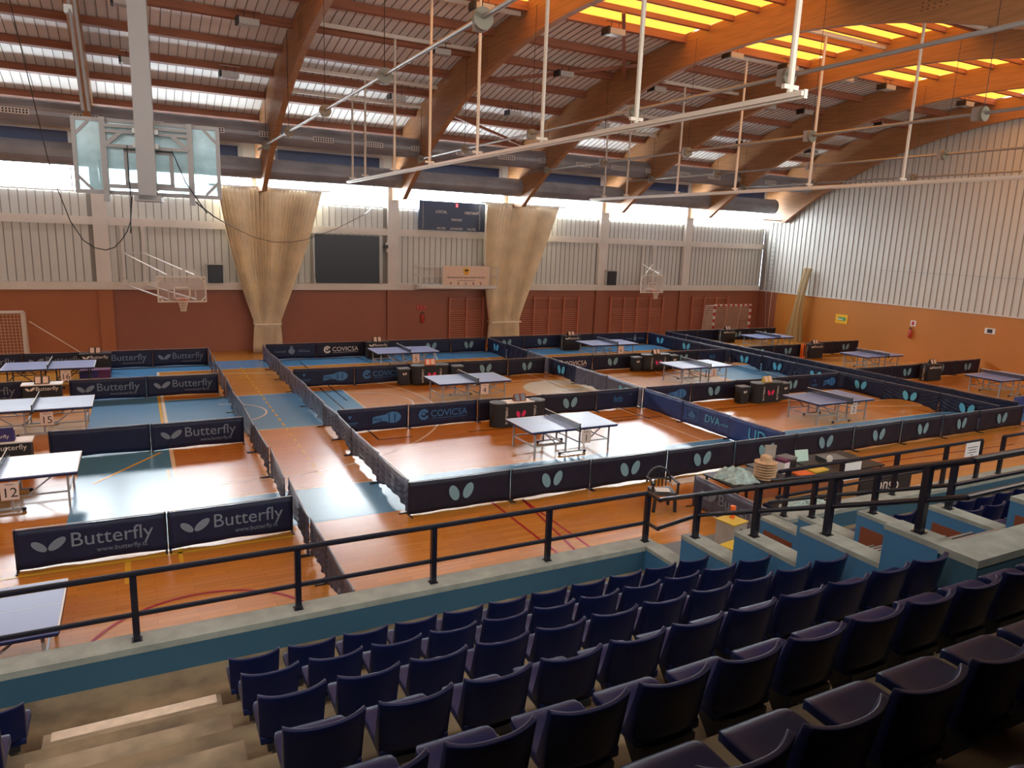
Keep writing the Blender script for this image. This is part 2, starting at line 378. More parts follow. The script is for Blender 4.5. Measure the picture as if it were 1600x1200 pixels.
# ---- gable walls
def gable(name, X, sgn, lower):
    b = MB()
    ys = [YB+(YF-YB)*i/4 for i in range(4)]+[YF+(YW-YF)*i/40 for i in range(41)]
    def top(y): return 7.2 if y < YF else ext(y)
    vs = [(X, y, z) for y in ys for z in (0, top(y))]
    pts = [(X, YB, 0), (X, YW, 0), (X, YW, 2.9), (X, YB, 2.9)]
    b.prism(pts, (.2*sgn, 0, 0), lower)
    P = prof(YW-YB, .34, -.035*sgn, .045)
    vs = []
    for u, d in P:
        y = YB+u; vs += [(X+d, y, 2.9), (X+d, y, top(y))]
    F = [(2*i, 2*i+1, 2*i+3, 2*i+2) for i in range(len(P)-1)]
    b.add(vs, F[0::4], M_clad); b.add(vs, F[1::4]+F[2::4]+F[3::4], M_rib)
    pl = [(X+.02*sgn, YB, 2.9), (X+.02*sgn, YW, 2.9)]+[(X+.02*sgn, y, top(y)) for y in reversed(ys)]
    b.prism(pl, (.18*sgn, 0, 0), M_clad)
    b.box(min(X, X-.05*sgn), max(X, X-.05*sgn), YB, YW, 2.86, 2.92, M_white)
    b.box(min(X, X-.052*sgn), max(X, X-.052*sgn), YB, 27, 4.7, 4.715, M_grey)
    b.build(name, kind='structure')
gable('wall_right', XR, 1, M_orange); gable('wall_left', XL, -1, M_orange)
b = MB(); b.box(XR-.012, XR, 34.2, YW, 0, 2.85, M_terra); b.build('trim_20', kind='structure')

# ---- roof
SKY0, SKY1 = 15.5, 21.95
b = MB(); P = prof(XR-XL, .3, -.03, .03)
def roof_part(y0, y1, ns):
    rows = []
    for u, d in P: rows.append([(XL+u, y0+(y1-y0)*j/ns, ext(y0+(y1-y0)*j/ns)+.03+d) for j in range(ns+1)])
    vs = [p for r_ in rows for p in r_]; n1 = ns+1
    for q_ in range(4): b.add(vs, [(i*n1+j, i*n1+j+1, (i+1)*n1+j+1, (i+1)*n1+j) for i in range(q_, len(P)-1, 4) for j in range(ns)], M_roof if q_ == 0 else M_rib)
roof_part(YF-.3, SKY0, 14); roof_part(SKY1, YW+.3, 14)
for j in range(24):
    y0 = YF-.3+(YW-YF+.6)*j/24; y1 = y0+(YW-YF+.6)/24
    if y1 <= SKY0+.4 or y0 >= SKY1-.4:
        b.prism([(XL, y0, ext(y0)+.06), (XL, y1, ext(y1)+.06), (XL, y1, ext(y1)+.12), (XL, y0, ext(y0)+.12)], (XR-XL, 0, 0), M_roof)
b.build('ceiling', kind='structure')
PUR = [2.9, 4.9, 6.9, 9.2, 11.3, 13.4, 15.4, 16.4, 17.4, 18.45, 19.55, 20.7, 21.9, 24.3, 26.35, 28.4, 30.4, 32.3, 34.2]
bays = list(zip(ARX[:-1], ARX[1:]))
for i, (a, c_) in enumerate(bays):
    b = MB()
    for y0, y1 in zip([SKY0]+PUR[7:12], PUR[7:12]+[SKY1]):
        for k in range(6):
            xa = a+.11+(c_-a-.22)*k/6; xb = a+.11+(c_-a-.22)*(k+1)/6-.02
            b.prism([(xa, y0, ext(y0)+.03), (xa, y1, ext(y1)+.03), (xa, y1, ext(y1)+.06), (xa, y0, ext(y0)+.06)], (xb-xa, 0, 0), M_sky)
    b.build('window_%d' % (30+i), kind='structure')
b = MB(); b.box(XL, XR, SKY0-.3, SKY1+.3, ext(18.8)+.25, ext(18.8)+.3, M_roof); b.build('ceiling_lantern', kind='structure')

# arches
BAYN = ['far left', 'left', 'second from left', 'third from left', 'middle', 'fourth', 'fifth', 'gable-end']
def arch_mesh(w_):
    b = MB(); N = 44
    y0 = 18.8-math.sqrt(26.1**2-(7.3+14)**2)
    # web outline: lower curve from front foot to far foot, top along the extrados
    ya, yb = y0, 37.6-y0
    y1 = YW-.24
    lo = [(y, intr(y) if y > 10 else max(intr(y), ext(y)-1.15)) for y in ((37.6-y1)+(yb-(37.6-y1))*i/N for i in range(N+1))]
    y1 = YW-.24
    hi = [(y, ext(y)-.02) for y in ((37.6-y1)+(y1-(37.6-y1))*i/N for i in range(N+1))]
    # strip between curves
    vs = []
    for (p, q) in zip(lo, hi):
        for x in (-w_/2, w_/2): vs += [(x, p[0], p[1]), (x, q[0], q[1])]
    fs = []
    for i in range(N):
        o = i*4; e = o+4
        fs += [(o, o+1, e+1, e), (o+2, e+2, e+3, o+3), (o, e, e+2, o+2), (o+1, o+3, e+3, e+1)]
    b.add(vs, fs, M_glulam)
    # foot blocks: close down to the horizontal cut at z 7.3
    for s in (1,):
        p, q = lo[-1], hi[-1]
        pts = [(-w_/2, p[0], p[1]), (-w_/2, q[0], q[1]), (-w_/2, q[0], 7.3)]
        b.prism(pts, (w_, 0, 0), M_glulam)
    for s in (12.5, 25.1):      # bolted splice: two groups of bolts
        for i in range(5):
            for j in range(8):
                y = s+(i-2)*.16; z = (intr(s)+ext(s))/2+(j-3.5)*.1
                b.tube((-w_/2-.012, y, z), (-w_/2, y, z), .016, M_black, 6)
    return b.mesh('roof_arch')
am = arch_mesh(.22)
anames = ['leftmost glulam roof arch, near the left edge of the hall', 'slim glulam roof arch seen edge-on above the ceiling-hung backboard', 'glulam roof arch whose foot ends above the larger cream curtain', 'glulam roof arch coming down left of the scoreboard', 'glulam roof arch whose foot ends above the smaller cream curtain', 'glulam roof arch coming down over the far wall between smaller curtain and far right backboard', 'second to last glulam roof arch before the right gable', 'last glulam roof arch against the white right gable wall']
for x, l in zip(ARX, anames):
    o = bpy.data.objects.new('roof_arch', am); COL.objects.link(o); o.location = (x, 0, 0); tag(o, l, 'roof beam', 'curved glulam roof arches')
for i, (a, c_) in enumerate(bays):
    L = c_-a-.22
    b = MB(); b.box(0, L, -.08, .08, -.27, 0, M_purlin); me1 = b.mesh('roof_purlin')
    b = MB(); b.box(0, L, -.06, .06, -.17, 0, M_purlin); me2 = b.mesh('roof_purlin')
    for k, y in enumerate(PUR):
        if y < 12: continue
        if i < 1 and y < 25: continue
        o = bpy.data.objects.new('roof_purlin', me2 if 16 < y < 21.5 else me1); COL.objects.link(o); o.location = (a+.11, y, ext(y)-.0)
        o.rotation_euler = (-math.asin(min(.9, (y-18.8)/46.)), 0, 0)
        bayname = ['left of the slim edge-on arch', 'above the ceiling-hung backboard', 'above the black screen', 'above the scoreboard', 'in the bay right of the smaller curtain', 'above the far right backboard', 'in the bay next to the right gable'][i]
        tag(o, 'wooden purlin %s, %s from far wall' % (bayname, ORD[len(PUR)-k]), 'purlin', 'roof purlins')

# diagonal wind braces in the roof
def brace(p, q, l):
    MB().tube(p, q, .06, M_purlin, 4, square=True).build('roof_brace', label=l, cat='brace', group='diagonal roof braces')
brace((11.7, 28.4, ext(28.4)-.45), (17.9, 24.3, ext(24.3)-.35), 'wooden diagonal brace running between two arches right of the scoreboard bay')
brace((14.0, 20.2, ext(20.2)-.35), (17.9, 25.5, ext(25.5)-.5), 'wooden diagonal brace reaching down from the amber skylight')
brace((11.7, 30.4, ext(30.4)-.6), (17.4, 32.6, ext(32.6)-.9), 'lower wooden diagonal brace near the duct right of the scoreboard')

# ---- ducts
def duct(y, z, r, x0, x1, nm, grilles):
    e = empty('air_duct', (x0, y, z), 0, nm, 'duct', 'round ventilation ducts')
    b = MB(); L = x1-x0; n_ = 20; k = int(L/.25)
    for i in range(k):       # spiral seams as small steps
        b.tube((L*i/k, 0, 0), (L*(i+1)/k-.02, 0, 0), r, M_duct, n_); b.tube((L*(i+1)/k-.02, 0, 0), (L*(i+1)/k, 0, 0), r+.008, M_duct, n_)
    b.build('duct_tube', e)
    if grilles:
        g = MB(); a = -.15
        g.box(-.42, .42, -.012, .02, -.1, .1, M_paper)
        for i in range(8):
            for j in range(2): g.box(-.38+.1*i, -.32+.1*i, -.016, -.008, -.075+.085*j, -.015+.085*j, M_black)
        me = g.mesh('grille')
        x = .9
        while x < L-.6:
            part(me, 'grille', e, (x, -r*math.cos(a)-.012, r*math.sin(a)), (-.15, 0, 0)); x += 2.13
    for q_ in (0, L-.06): MB().tube((q_, 0, 0), (q_+.06, 0, 0), r+.03, M_duct, n_).build('collar', e)
duct(31.95, 9.45, .42, XL+.1, 36.3, 'upper grey spiral duct with white grilles along the far side of the roof', True)
duct(34.2, 8.25, .44, XL+.1, 36.0, 'lower grey spiral duct directly in front of the clerestory windows', False)
# boxed louvre units between the ducts, above the windows
louv = ['left of the slim arch', 'behind the ceiling-hung backboard', 'above the black screen', 'above the scoreboard', 'right of the smaller curtain', 'above the far right backboard', 'next to the right gable']
for i, (a, c_) in enumerate(bays):
    e = empty('vent_box', ((a+c_)/2, YW-.45, 8.75), 0, 'dark blue-grey vent box between the two ducts, '+louv[i], 'vent box', 'vent boxes over the clerestory')
    b = MB(); b.box(-2.4, 2.3, -.3, .4, 0, .45, M_sboard); b.build('box_body', e)
    b = MB(); b.box(-2.5, 2.4, -.34, .42, .45, .52, M_grille); b.build('cover_strip', e)
    b = MB(); b.box(2.3, 2.5, -.34, .42, -.05, .45, M_grille); b.build('end_bracket', e)
print('structure done')

# ------------------------------------------------------------------ roof lamps
lamp0 = None
LAMPS = [(.2, 25.5), (.3, 29.7), (3.6, 25.5), (3.5, 29.8), (9.7, 21.3), (10.0, 25.4), (9.9, 29.9), (14.4, 21.2), (15.2, 25.6), (15.3, 30.0), (19.6, 21.2), (19.7, 25.6), (20.0, 30.0), (22.5, 21.3), (25.6, 21.3), (28.3, 25.5), (28.2, 21.3), (29.1, 30.1), (33.9, 25.6), (34.1, 30.0), (33.8, 21.4), (26.2, 29.9), (26.0, 25.6)]
bn = ['left of the slim arch', 'above the ceiling-hung backboard', 'above the black screen', 'above the scoreboard', 'right of the smaller curtain', 'above the far right backboard', 'next to the right gable']
for x, y in sorted(LAMPS):
    bi = sum(1 for a in ARX[1:] if a < x)
    rowt = 'nearest the skylight' if y < 22 else ('in the middle row' if y < 27 else 'nearest the far wall')
    side = 'left' if x < (ARX[bi]+ARX[bi+1])/2 else 'right'
    lab = 'hanging roof lamp %s, %s side of bay, %s' % (rowt, side, bn[bi])
    zt = ext(y)-.3
    if lamp0 is None:
        e = lamp0 = empty('roof_lamp', (x, y, zt-.42), 0, lab, 'lamp', 'hanging roof lamps')
        b = MB(); b.box(-.32, .28, -.2, .2, 0, .17, M_grille); b.build('housing', e)
        b = MB(); b.box(-.40, -.32, -.21, .21, -.02, .2, M_black); b.build('gear_box', e)
        b = MB(); b.box(-.28, .25, -.17, .17, -.012, 0, mat('lamp_glass', (.5, .5, .48), .15)); b.build('glass', e)
        b = MB(); b.tube((-.15, 0, .17), (-.15, 0, .42), .012, M_black, 5); b.tube((.15, 0, .17), (.15, 0, .42), .012, M_black, 5); b.box(-.35, .35, -.04, .04, .40, .43, M_purlin); b.build('hanger', e)
    else: copy_tree(lamp0, (x, y, zt-.42), label=lab)

# ------------------------------------------------------------------ curtain tracks with drop rods, winch tubes
def ceil_z(y): return ext(y)-.3
def track(x, y0, y1, z, lab):
    e = empty('curtain_track', (x, y0, z), 0, lab, 'curtain track', 'suspended divider curtain tracks')
    b = MB(); b.box(-.03, .03, 0, y1-y0, -.06, .06, M_steelw); b.box(-.09, -.05, 0, y1-y0, -.03, .03, M_steelw); b.build('rail', e)
    for y in (7.9, 11.5, 15.05, 18.6, 22.2, 25.7, 29.4, 31.3):
        zt = ceil_z(y)
        b = MB(); b.tube((0, y-y0, .06), (0, y-y0, zt-z), .045, M_steelw, 8); b.box(-.14, .14, y-y0-.03, y-y0+.03, .1, .16, M_steelw); b.build('drop_rod', e)
        b = MB(); b.box(-3.0, 3.0, y-y0-.06, y-y0+.06, zt-z-.02, zt-z+.1, M_steelw); b.build('cross_tube', e)
track(8.4, 7.6, 32.0, 7.8, 'long white suspended curtain track running from the near right towards the black screen')
track(21.2, 6.0, 32.5, 7.8, 'suspended curtain track ending right of the smaller curtain, lower on the right')
for i, (x, y0, y1) in enumerate([(5.25, 7, 33.4), (11.75, 6, 31.5), (18.1, 6, 33), (24.4, 6, 33.2), (30.75, 6, 33.2)]):
    side = ['nearest the ceiling-hung backboard', 'passing above the scoreboard', 'passing above the smaller curtain', 'second from the right gable', 'closest to the right gable']
    e = empty('winch_tube', (x-.35, y0, 8.95), 0, 'grey winch tube with round cream pulleys hung under an arch, '+side[i], 'winch tube', 'winch tubes under the arches')
    b = MB(); b.tube((0, 0, 0), (0, y1-y0, 0), .04, M_grey, 8); b.build('tube', e)
    for y in (10.8, 15.7, 21.1, 26.4, 31.2):
        if y > y1: continue
        b = MB(); b.tube((0, y-y0-.06, -.02), (0, y-y0+.02, -.02), .165, M_disk, 20); b.build('pulley', e, smooth=False)
        b = MB(); b.box(-.05, .12, y-y0+.03, y-y0+.25, -.15, .15, M_grey); b.build('motor_bracket', e)
        b = MB(); b.tube((0, y-y0, .15), (0, y-y0, ext(y)-8.95-.32), .009, M_black, 4); b.build('hanger_wire', e)

# ------------------------------------------------------------------ basketball goals
def board_parts(e, w_, h_, y=0, ft=.05, depth=.05, tint=True):
    M_steelw = M_mast if tint else MATS['white_steel_tube']
    g = MB(); g.box(-w_/2+ft, w_/2-ft, y-.008, y+.008, ft, h_-ft, M_glass if tint else M_clear); g.build('glass_board', e)
    f = MB()
    f.box(-w_/2, w_/2, y-depth/2, y+depth/2, 0, ft, M_steelw); f.box(-w_/2, w_/2, y-depth/2, y+depth/2, h_-ft, h_, M_steelw)
    f.box(-w_/2, -w_/2+ft, y-depth/2, y+depth/2, ft, h_-ft, M_steelw); f.box(w_/2-ft, w_/2, y-depth/2, y+depth/2, ft, h_-ft, M_steelw)
    for sx in (-1, 1):
        for z0, z1 in ((ft, .22), (h_-ft, h_-.22)):
            f.tube((sx*(w_/2-.2), y, z0), (sx*(w_/2-.04), y, z1), .018, M_steelw, 4, square=True)
    f.build('board_frame', e)
    q = MB()
    for x0, x1, z0, z1 in ((-.3, .3, .12, .17), (-.3, .3, .55, .60), (-.3, -.25, .12, .6), (.25, .3, .12, .6)): q.box(x0, x1, y-.015, y+.015, z0, z1, M_steelw)
    q.build('target_square', e)
def ring(e, y, z, s, net=True):
    r = MB(); n_ = 24
    for i in range(n_):
        a, c_ = 2*PI*i/n_, 2*PI*(i+1)/n_
        r.tube((.225*math.cos(a), y+s*.38+.225*math.sin(a), z), (.225*math.cos(c_), y+s*.38+.225*math.sin(c_), z), .013, M_ring, 6)
    r.box(-.09, .09, min(y, y+s*.16), max(y, y+s*.16), z-.05, z+.02, M_ring); r.build('ring', e)
    if net:
        b = MB(); k = 12
        for i in range(k):
            for sg in (-1, 1):
                prev = None
                for j in range(5):
                    a = 2*PI*(i+sg*j*.5)/k; rr = .22-.13*(j/4)**.6
                    p = (rr*math.cos(a), y+s*.38+rr*math.sin(a), z-.45*j/4)
                    if prev: b.tube(prev, p, .008, M_netw, 4)
                    prev = p
        b.build('net', e)
# ceiling-hung goal, folded up, seen from the back
HY = 11.3
e = empty('basketball_goal', (.25, HY, 6.06), math.radians(-7), 'large ceiling-hung basketball backboard of clear glass with white frame, folded up at top left', 'basketball goal')
board_parts(e, 1.79, .97, 0, .05, .05); ring(e, 0, .13, 1, False)
b = MB(); b.box(-.11, .11, -.42, -.28, -.06, 6.1, M_mast); b.box(-.16, .16, -.42, -.02, -.08, .0, M_mast); b.build('mast', e)
b = MB()
for sx in (-1, 1): b.box(sx*.52-.035, sx*.52+.035, -.12, -.05, -.1, .97, M_mast); b.tube((sx*.5, -.12, .62), (sx*.3, -.12, .8), .025, M_mast, 4, square=True)
for z in (.62, .80, .87): b.box(-.5, .5, -.14, -.08, z-.02, z+.02, M_mast)
b.box(-.5, .5, -.14, -.08, .08, .13, M_mast)
b.build('back_frame', e)
b = MB(); b.box(-.15, .15, -.3, -.13, .6, .66, M_grey); b.box(-.15, .15, -.3, -.13, .78, .84, M_grey); b.build('clamp', e)
b = MB()
for o_ in (0, .07): b.tube((-.75+o_, .05, 1.04), (-1.25+o_, 1.8, 5.2), .022, M_mast, 6)
b.box(-1.22, -1.08, 1.35, 1.5, 3.75, 3.95, M_grey); b.box(-.98, -.88, .6, .7, 2.35, 2.45, M_grey)
b.build('stay_tubes', e)
b = MB(); b.path([(-.22, -.3, .62), (-.22, -.32, .3), (-.21, -.33, -.05), (-.24, -.33, -.5)], .008, M_black, 5); b.path([(.3, -.2, .6), (.45, -.2, .2), (.7, -.1, -.2)], .008, M_black, 5); b.build('pull_cord', e)
# slack control cables
def cable(pts, l, r=.014, name='hanging_cable'):
    MB().path([tuple(p) for p in pts], r, M_black, 5).build(name, label=l, cat='cable')
def swoop(p, q, sag, n=18): return [Vector(p).lerp(Vector(q), i/n)+Vector((0, 0, -sag*4*(i/n)*(1-i/n))) for i in range(n+1)]
cable([(-2.0, 14.2, ext(14.2)-.1), (-.98, 12.1, 6.5), (-.9, 12.0, 6.15), (-.86, 12, 6.01), (-.77, 12.0, 5.69), (-.63, 12.0, 5.43), (-.5, 12, 5.33), (-.36, 12.0, 5.3), (-.25, 12, 5.34), (-.15, 12.0, 5.45), (-.07, 12, 5.58), (-.02, 12.0, 5.72), (.02, 11.6, 6.06), (.02, 11.36, 6.2)], 'slack black cable looping below the ceiling-hung backboard', .007)
cable([(.75, 11.4, 6.1), (.81, 12, 6.07), (1.19, 13, 5.85), (3.92, 33.8, 5.65), (4.7, 33.8, 5.3), (5.48, 33.8, 5.12), (6.2, 33.8, 5.13), (6.85, 33.8, 5.25), (8.28, 33.8, 5.8), (9.61, 33.8, 6.51), (10.5, 35.5, 6.9)], 'thin black cable running from the backboard past the front of the larger curtain', .012)

def wall_goal(x, yb, side, lab, zb=2.75, w_=1.75):
    e = empty('basketball_goal', (x, yb, zb), 0, lab, 'basketball goal')
    board_parts(e, w_, 1.0, 0, .05, .05, False); ring(e, 0, .13, -1, True)
    b = MB(); D = YW-.1-yb
    xs = (-2.0*side-.0, -1.2*side) if side > 0 else (1.2, 2.0)
    for xx in xs:
        b.box(xx-.05, xx+.05, D-.1, D, 3.2-zb, 5.58-zb, M_white); b.box(xx-.1, xx+.1, D-.12, D, 3.2-zb, 3.32-zb, M_white); b.box(xx-.1, xx+.1, D-.12, D, 5.46-zb, 5.58-zb, M_white)
    b.box(min(xs), max(xs), D-.08, D-.03, 4.42-zb, 4.48-zb, M_white)
    b.build('wall_posts', e)
    b = MB()
    for xx, xe in zip(sorted(xs, reverse=side < 0), (-.5, .5)) if True else []:
        b.tube((xx, D-.08, 4.45-zb), (xe, .06, 1.05), .025, M_white, 6); b.tube((xx, D-.08, 3.1-zb), (xe, .06, .1), .03, M_white, 6)
    b.build('support_arms', e)
    b = MB()
    for xx in (-.48, .48): b.box(xx-.025, xx+.025, .03, .07, .02, 1.25, M_white)
    b.box(-.5, .5, .03, .07, 1.22, 1.27, M_white); b.build('back_frame', e)
wall_goal(1.57, 31.0, 1, 'white-framed basketball backboard on wall arms left of the larger curtain')
wall_goal(26.0, 33.0, -1, 'pale basketball backboard on wall arms between the smaller curtain and the right corner', 2.95, 1.6)

# ------------------------------------------------------------------ curtains
def curtain(xc0, xw0, xc1, xw1, xw2, zt, zp, yc, nf, lab):
    e = empty('stage_curtain', (0, yc, 0), 0, lab, 'curtain', 'gathered cream curtains')
    def fn(off):
        def f(u, v):
            z = zt*(1-v)
            if z > zp: t = (z-zp)/(zt-zp); wd = xw1+(xw0-xw1)*t**1.05+.35*math.sin(PI*t)*(xw0-xw1)*.25; xc = xc1+(xc0-xc1)*t**1.4
            else: t = (zp-z)/zp; wd = xw1+(xw2-xw1)*t**.7; xc = xc1
            th = 2*PI*nf*u+1.3*math.sin(9*u)+.5*math.sin(3*v+7*u)
            A = .125+.05*math.sin(17*u+1)
            return (xc+(u-.5)*wd+.02*math.sin(th*2), -A*math.sin(th)-.25*(1-(2*u-1)**2)*(0 if z > zp else .6)+off, z)
        return f
    b = MB(); b.slab(fn(-.008), fn(.008), 330, 30, M_curt); b.build('cloth', e, smooth=True)
    b = MB(); b.box(xc1-xw1/2-.03, xc1+xw1/2+.03, -.34, -.3, zp-.04, zp+.03, M_curt); b.box(xc1-xw1/2-.03, xc1-xw1/2, -.34, .2, zp-.04, zp+.03, M_curt); b.box(xc1+xw1/2, xc1+xw1/2+.03, -.34, .2, zp-.04, zp+.03, M_curt); b.build('tie_band', e)
    b = MB(); b.box(xc0-xw0/2-.3, xc0+xw0/2+.4, -.06, .06, zt, zt+.09, M_steelw); b.build('curtain_rail', e)
curtain(5.65, 4.6, 5.35, 1.15, 1.35, 7.45, 1.35, 35.15, 27, 'larger cream gathered curtain left of the black screen')
curtain(18.55, 4.4, 17.65, 1.75, 1.95, 7.4, 1.25, 34.95, 24, 'smaller cream gathered curtain right of the scoreboard')

# ------------------------------------------------------------------ things on the far wall
e = empty('wall_screen', (9.25, YW-.32, 3.2), 0, 'large blank black screen on the ledge right of the larger curtain', 'screen')
MB().box(-1.58, 1.58, -.05, .03, .03, 2.33, M_screen).build('screen_face', e)
b = MB()
for x in (-1.62, 1.62): b.box(x-.03, x+.03, -.03, .05, 0, 2.35, M_grille); b.tube((x, -.3, 0), (x, 0, .5), .02, M_grille, 5)
b.build('stand_frame', e)
b = MB(); b.box(-.17, .17, -.25, .0, -.25, .25, M_white); b.box(-.3, -.12, -.3, -.1, -.05, .12, M_black)
o = b.build('wall_fan', label='small white wall fan on the column right of the black screen', cat='fan'); o.location = (11.35, YW-.24, 5.0)

e = empty('scoreboard', (14.95, YW-.35, 5.95), 0, 'dark blue electronic scoreboard reading LOCAL and VISITANT above the balcony', 'scoreboard')
MB().box(-2.05, 2.05, 0, .15, 0, 1.45, M_sboard).build('board', e)
def lettering(s, size, x, z, mt=M_logoW, y=-.008, p=e, rot=(PI/2, 0, 0), sc=(1, 1, 1), name='lettering'):
    return part(text_mesh(s, size, mt), name, p, (x, y, z), rot, sc)
lettering('LOCAL', .2, -.85, .92); lettering('VISITANT', .2, .85, .92); lettering('PERIODE', .15, 0, .55)
lettering('FALTES', .15, -.85, .1); lettering('JUGADOR', .15, 0, .1); lettering('FALTES', .15, .85, .1)
MB().box(-.05, .05, -.02, 0, 1.2, 1.36, mat('red_led', (.8, .02, .02), .4, emit=(1, .04, .05), estr=2)).build('red_digit', e)
for k in range(12):
    for sx in (-1.85, 1.3): lettering(str(k+4), .095, sx, 1.3-k*.108)

e = empty('wall_balcony', (14.9, 34.45, 3.1), 0, 'small white wall balcony carrying a cream town sign below the scoreboard', 'balcony')
b = MB(); b.box(-2.2, 2.0, 0, 1.1, -.06, .1, M_white); b.prism([(-2.2, 0, -.06), (-2.2, 1.1, -.06), (-2.2, 1.1, -.2)], (4.2, 0, 0), M_white); b.build('deck', e)
b = MB()
for x in (-2.2, -1.55, -1.05, 1.55, 2.0): b.box(x-.02, x+.02, 0, .04, .1, 1.05, M_white)
for z in (.55, 1.03): b.box(-2.2, 2.0, 0, .04, z, z+.04, M_white); b.box(-2.22, -2.18, 0, 1.1, z, z+.04, M_white); b.box(1.98, 2.02, 0, 1.1, z, z+.04, M_white)
b.build('railing', e)
MB().box(-1.05, 1.5, -.05, -.01, .12, 1.1, M_cream).build('sign_panel', e)
lettering('Ajuntament de Santa Eulària des Riu', .145, .22, .52, M_ink, -.055, e)
lettering('www.santaeulariadesriu.com', .085, .22, .37, M_ink, -.055, e)
b = MB(); b.prism([(-.2+.22, -.056, .95), (.0+.22, -.056, 1.02), (.2+.22, -.056, .95), (.15+.22, -.056, .72), (.0+.22, -.056, .62), (-.15+.22, -.056, .72)], (0, .004, 0), M_yel); b.box(.12, .32, -.062, -.057, .83, .92, M_ink); b.box(.2, .24, -.062, -.057, .68, .8, M_red); b.build('crest', e)
b = MB()
for i in range(5): b.box(-.68+i*.42, -.6+i*.42, -.056, -.052, .16, .28, M_logoG); b.box(-.66+i*.42, -.62+i*.42, -.058, -.054, .13, .2, M_orng)
b.build('sponsor_marks', e)

for x, l in ((3.2, 'left of the larger curtain'), (24.85, 'between the smaller curtain and the far right backboard')):
    e = empty('loudspeaker', (x, YW-.34, 3.2), 0, 'black loudspeaker on the wall ledge '+l, 'loudspeaker')
    MB().box(-.32, .32, -.12, .2, 0, .8, M_black).build('cabinet', e)
    MB().box(-.26, .26, -.14, -.121, .05, .72, M_screen).build('grille', e)
    b = MB(); b.box(-.38, -.33, -.1, .1, 0, .84, M_grille); b.box(.33, .38, -.1, .1, 0, .84, M_grille); b.box(-.38, .38, -.1, .1, .81, .85, M_grille); b.build('bracket', e)

def wall_bars(x0, n_, bw, lab):
    e = empty('wall_bars', (x0, YW-.16, .25), 0, lab, 'wall bars', 'terracotta wall bars')
    W_ = n_*bw
    for i in range(n_+1): MB().box(i*bw-.03, i*bw+.03, -.03, .12, 0, 2.25, M_bar).build('upright', e)
    for i in range(n_):
        b = MB()
        for k in range(13): b.tube((i*bw, 0, .12+k*.115), ((i+1)*bw, 0, .12+k*.115), .022, M_bar, 6)
        b.tube((i*bw, -.02, 2.15), ((i+1)*bw, -.02, 2.15), .022, M_bar, 6)
        b.build('rungs', e)
wall_bars(14.75, 2, .98, 'two-bay terracotta wall bars left of the smaller curtain')
wall_bars(18.9, 4, .98, 'four-bay terracotta wall bars right of the smaller curtain')
wall_bars(25.1, 4, .98, 'four-bay terracotta wall bars below the far right backboard')
wall_bars(31.4, 3, .98, 'terracotta wall bars partly behind the far right goal')
def extinguisher(x, y, z, rz, lab):
    e = empty('fire_extinguisher', (x, y, z), rz, lab, 'fire extinguisher')
    b = MB(); b.lathe((0, 0, 0), [(.07, 0), (.085, .03), (.085, .4), (.04, .47), (.03, .5)], M_red, 12); b.build('cylinder', e, smooth=True)
    b = MB(); b.box(-.05, .08, -.02, .02, .5, .56, M_black); b.tube((.07, 0, .5), (.1, -.02, .2), .012, M_black, 5); b.build('valve', e)
extinguisher(13.24, YW-.088, 1.15, 0, 'red fire extinguisher on the terracotta wall below the scoreboard')
extinguisher(XR-.09, 24.65, 1.2, PI/2, 'small red extinguisher on the orange right wall')
b = MB(); b.box(-.27, .27, -.02, 0, -.12, .12, M_red)
o = b.build('notice_plate', label='small red and white safety notice above the fire extinguisher on the far wall', cat='sign'); o.location = (13.2, YW-.01, 1.95)
for k, x in enumerate((-.2, 0, .2)): part(text_mesh('!', .2, M_logoW), 'pictogram', o, (x, -.03, 0), (PI/2, 0, 0))

# ------------------------------------------------------------------ right wall items
e = empty('wall_poster', (XR-.02, 29.1, 1.73), PI/2, 'yellow poster with green and white print on the orange right wall', 'poster')
MB().box(-.42, .42, -.01, .01, -.28, .26, M_yel).build('sheet', e)
b = MB(); b.box(-.3, .22, .012, .016, -.1, .1, M_green); b.box(-.1, .3, .012, .018, -.06, .0, M_logoW); b.build('print', e)
def wsign(y, z, w_, h_, lab, g):
    e = empty('wall_sign', (XR-.02, y, z), PI/2, lab, 'sign')
    MB().box(-w_/2, w_/2, -.01, .01, -h_/2, h_/2, M_paper).build('plate', e)
    MB().box(-w_/4, w_/4, .011, .014, -h_/3, h_/3, M_red if g else M_ink).build('pictogram', e)
wsign(24.6, 2.0, .3, .3, 'small square extinguisher sign above the red extinguisher on the right wall', True)
wsign(20.6, 2.1, .5, .28, 'small rectangular exit sign further right on the orange wall', False)
# rolled net hanging at the right wall
def netroll(u, v):
    z = 4.5*(1-v); s = .30+.32*v**1.3-.12*math.sin(PI*v)
    th = 2*PI*u
    cx = -.3-.2*math.sin(PI*v*.9); cy = 31.6+.45*v
    rr = s*(1+.22*math.sin(7*th)+.1*math.sin(13*th+v*6))
    return (XR+cx-.12+rr*.5*math.cos(th), cy+rr*math.sin(th)*.85, z+.02)
M_netb2 = mat('net_brown_sheer', (0.42, 0.30, 0.14), 0.9, alpha=.6)
e = empty('bundled_net', (0, 0, 0), 0, 'tall bundle of tan netting hanging from the right wall near the corner', 'net')
b = MB(); b.grid(netroll, 84, 26, M_netb2); b.build('net_cloth', e, smooth=True)
b = MB(); b.tube((XR-.42, 31.35, 4.52), (XR-.42, 31.85, 4.52), .05, M_netb, 8); b.build('tie', e)
e = empty('rope_ladder', (XR-.18, 34.75, 0), 0, 'thin hanging ladder against the white right wall beside the corner', 'ladder')
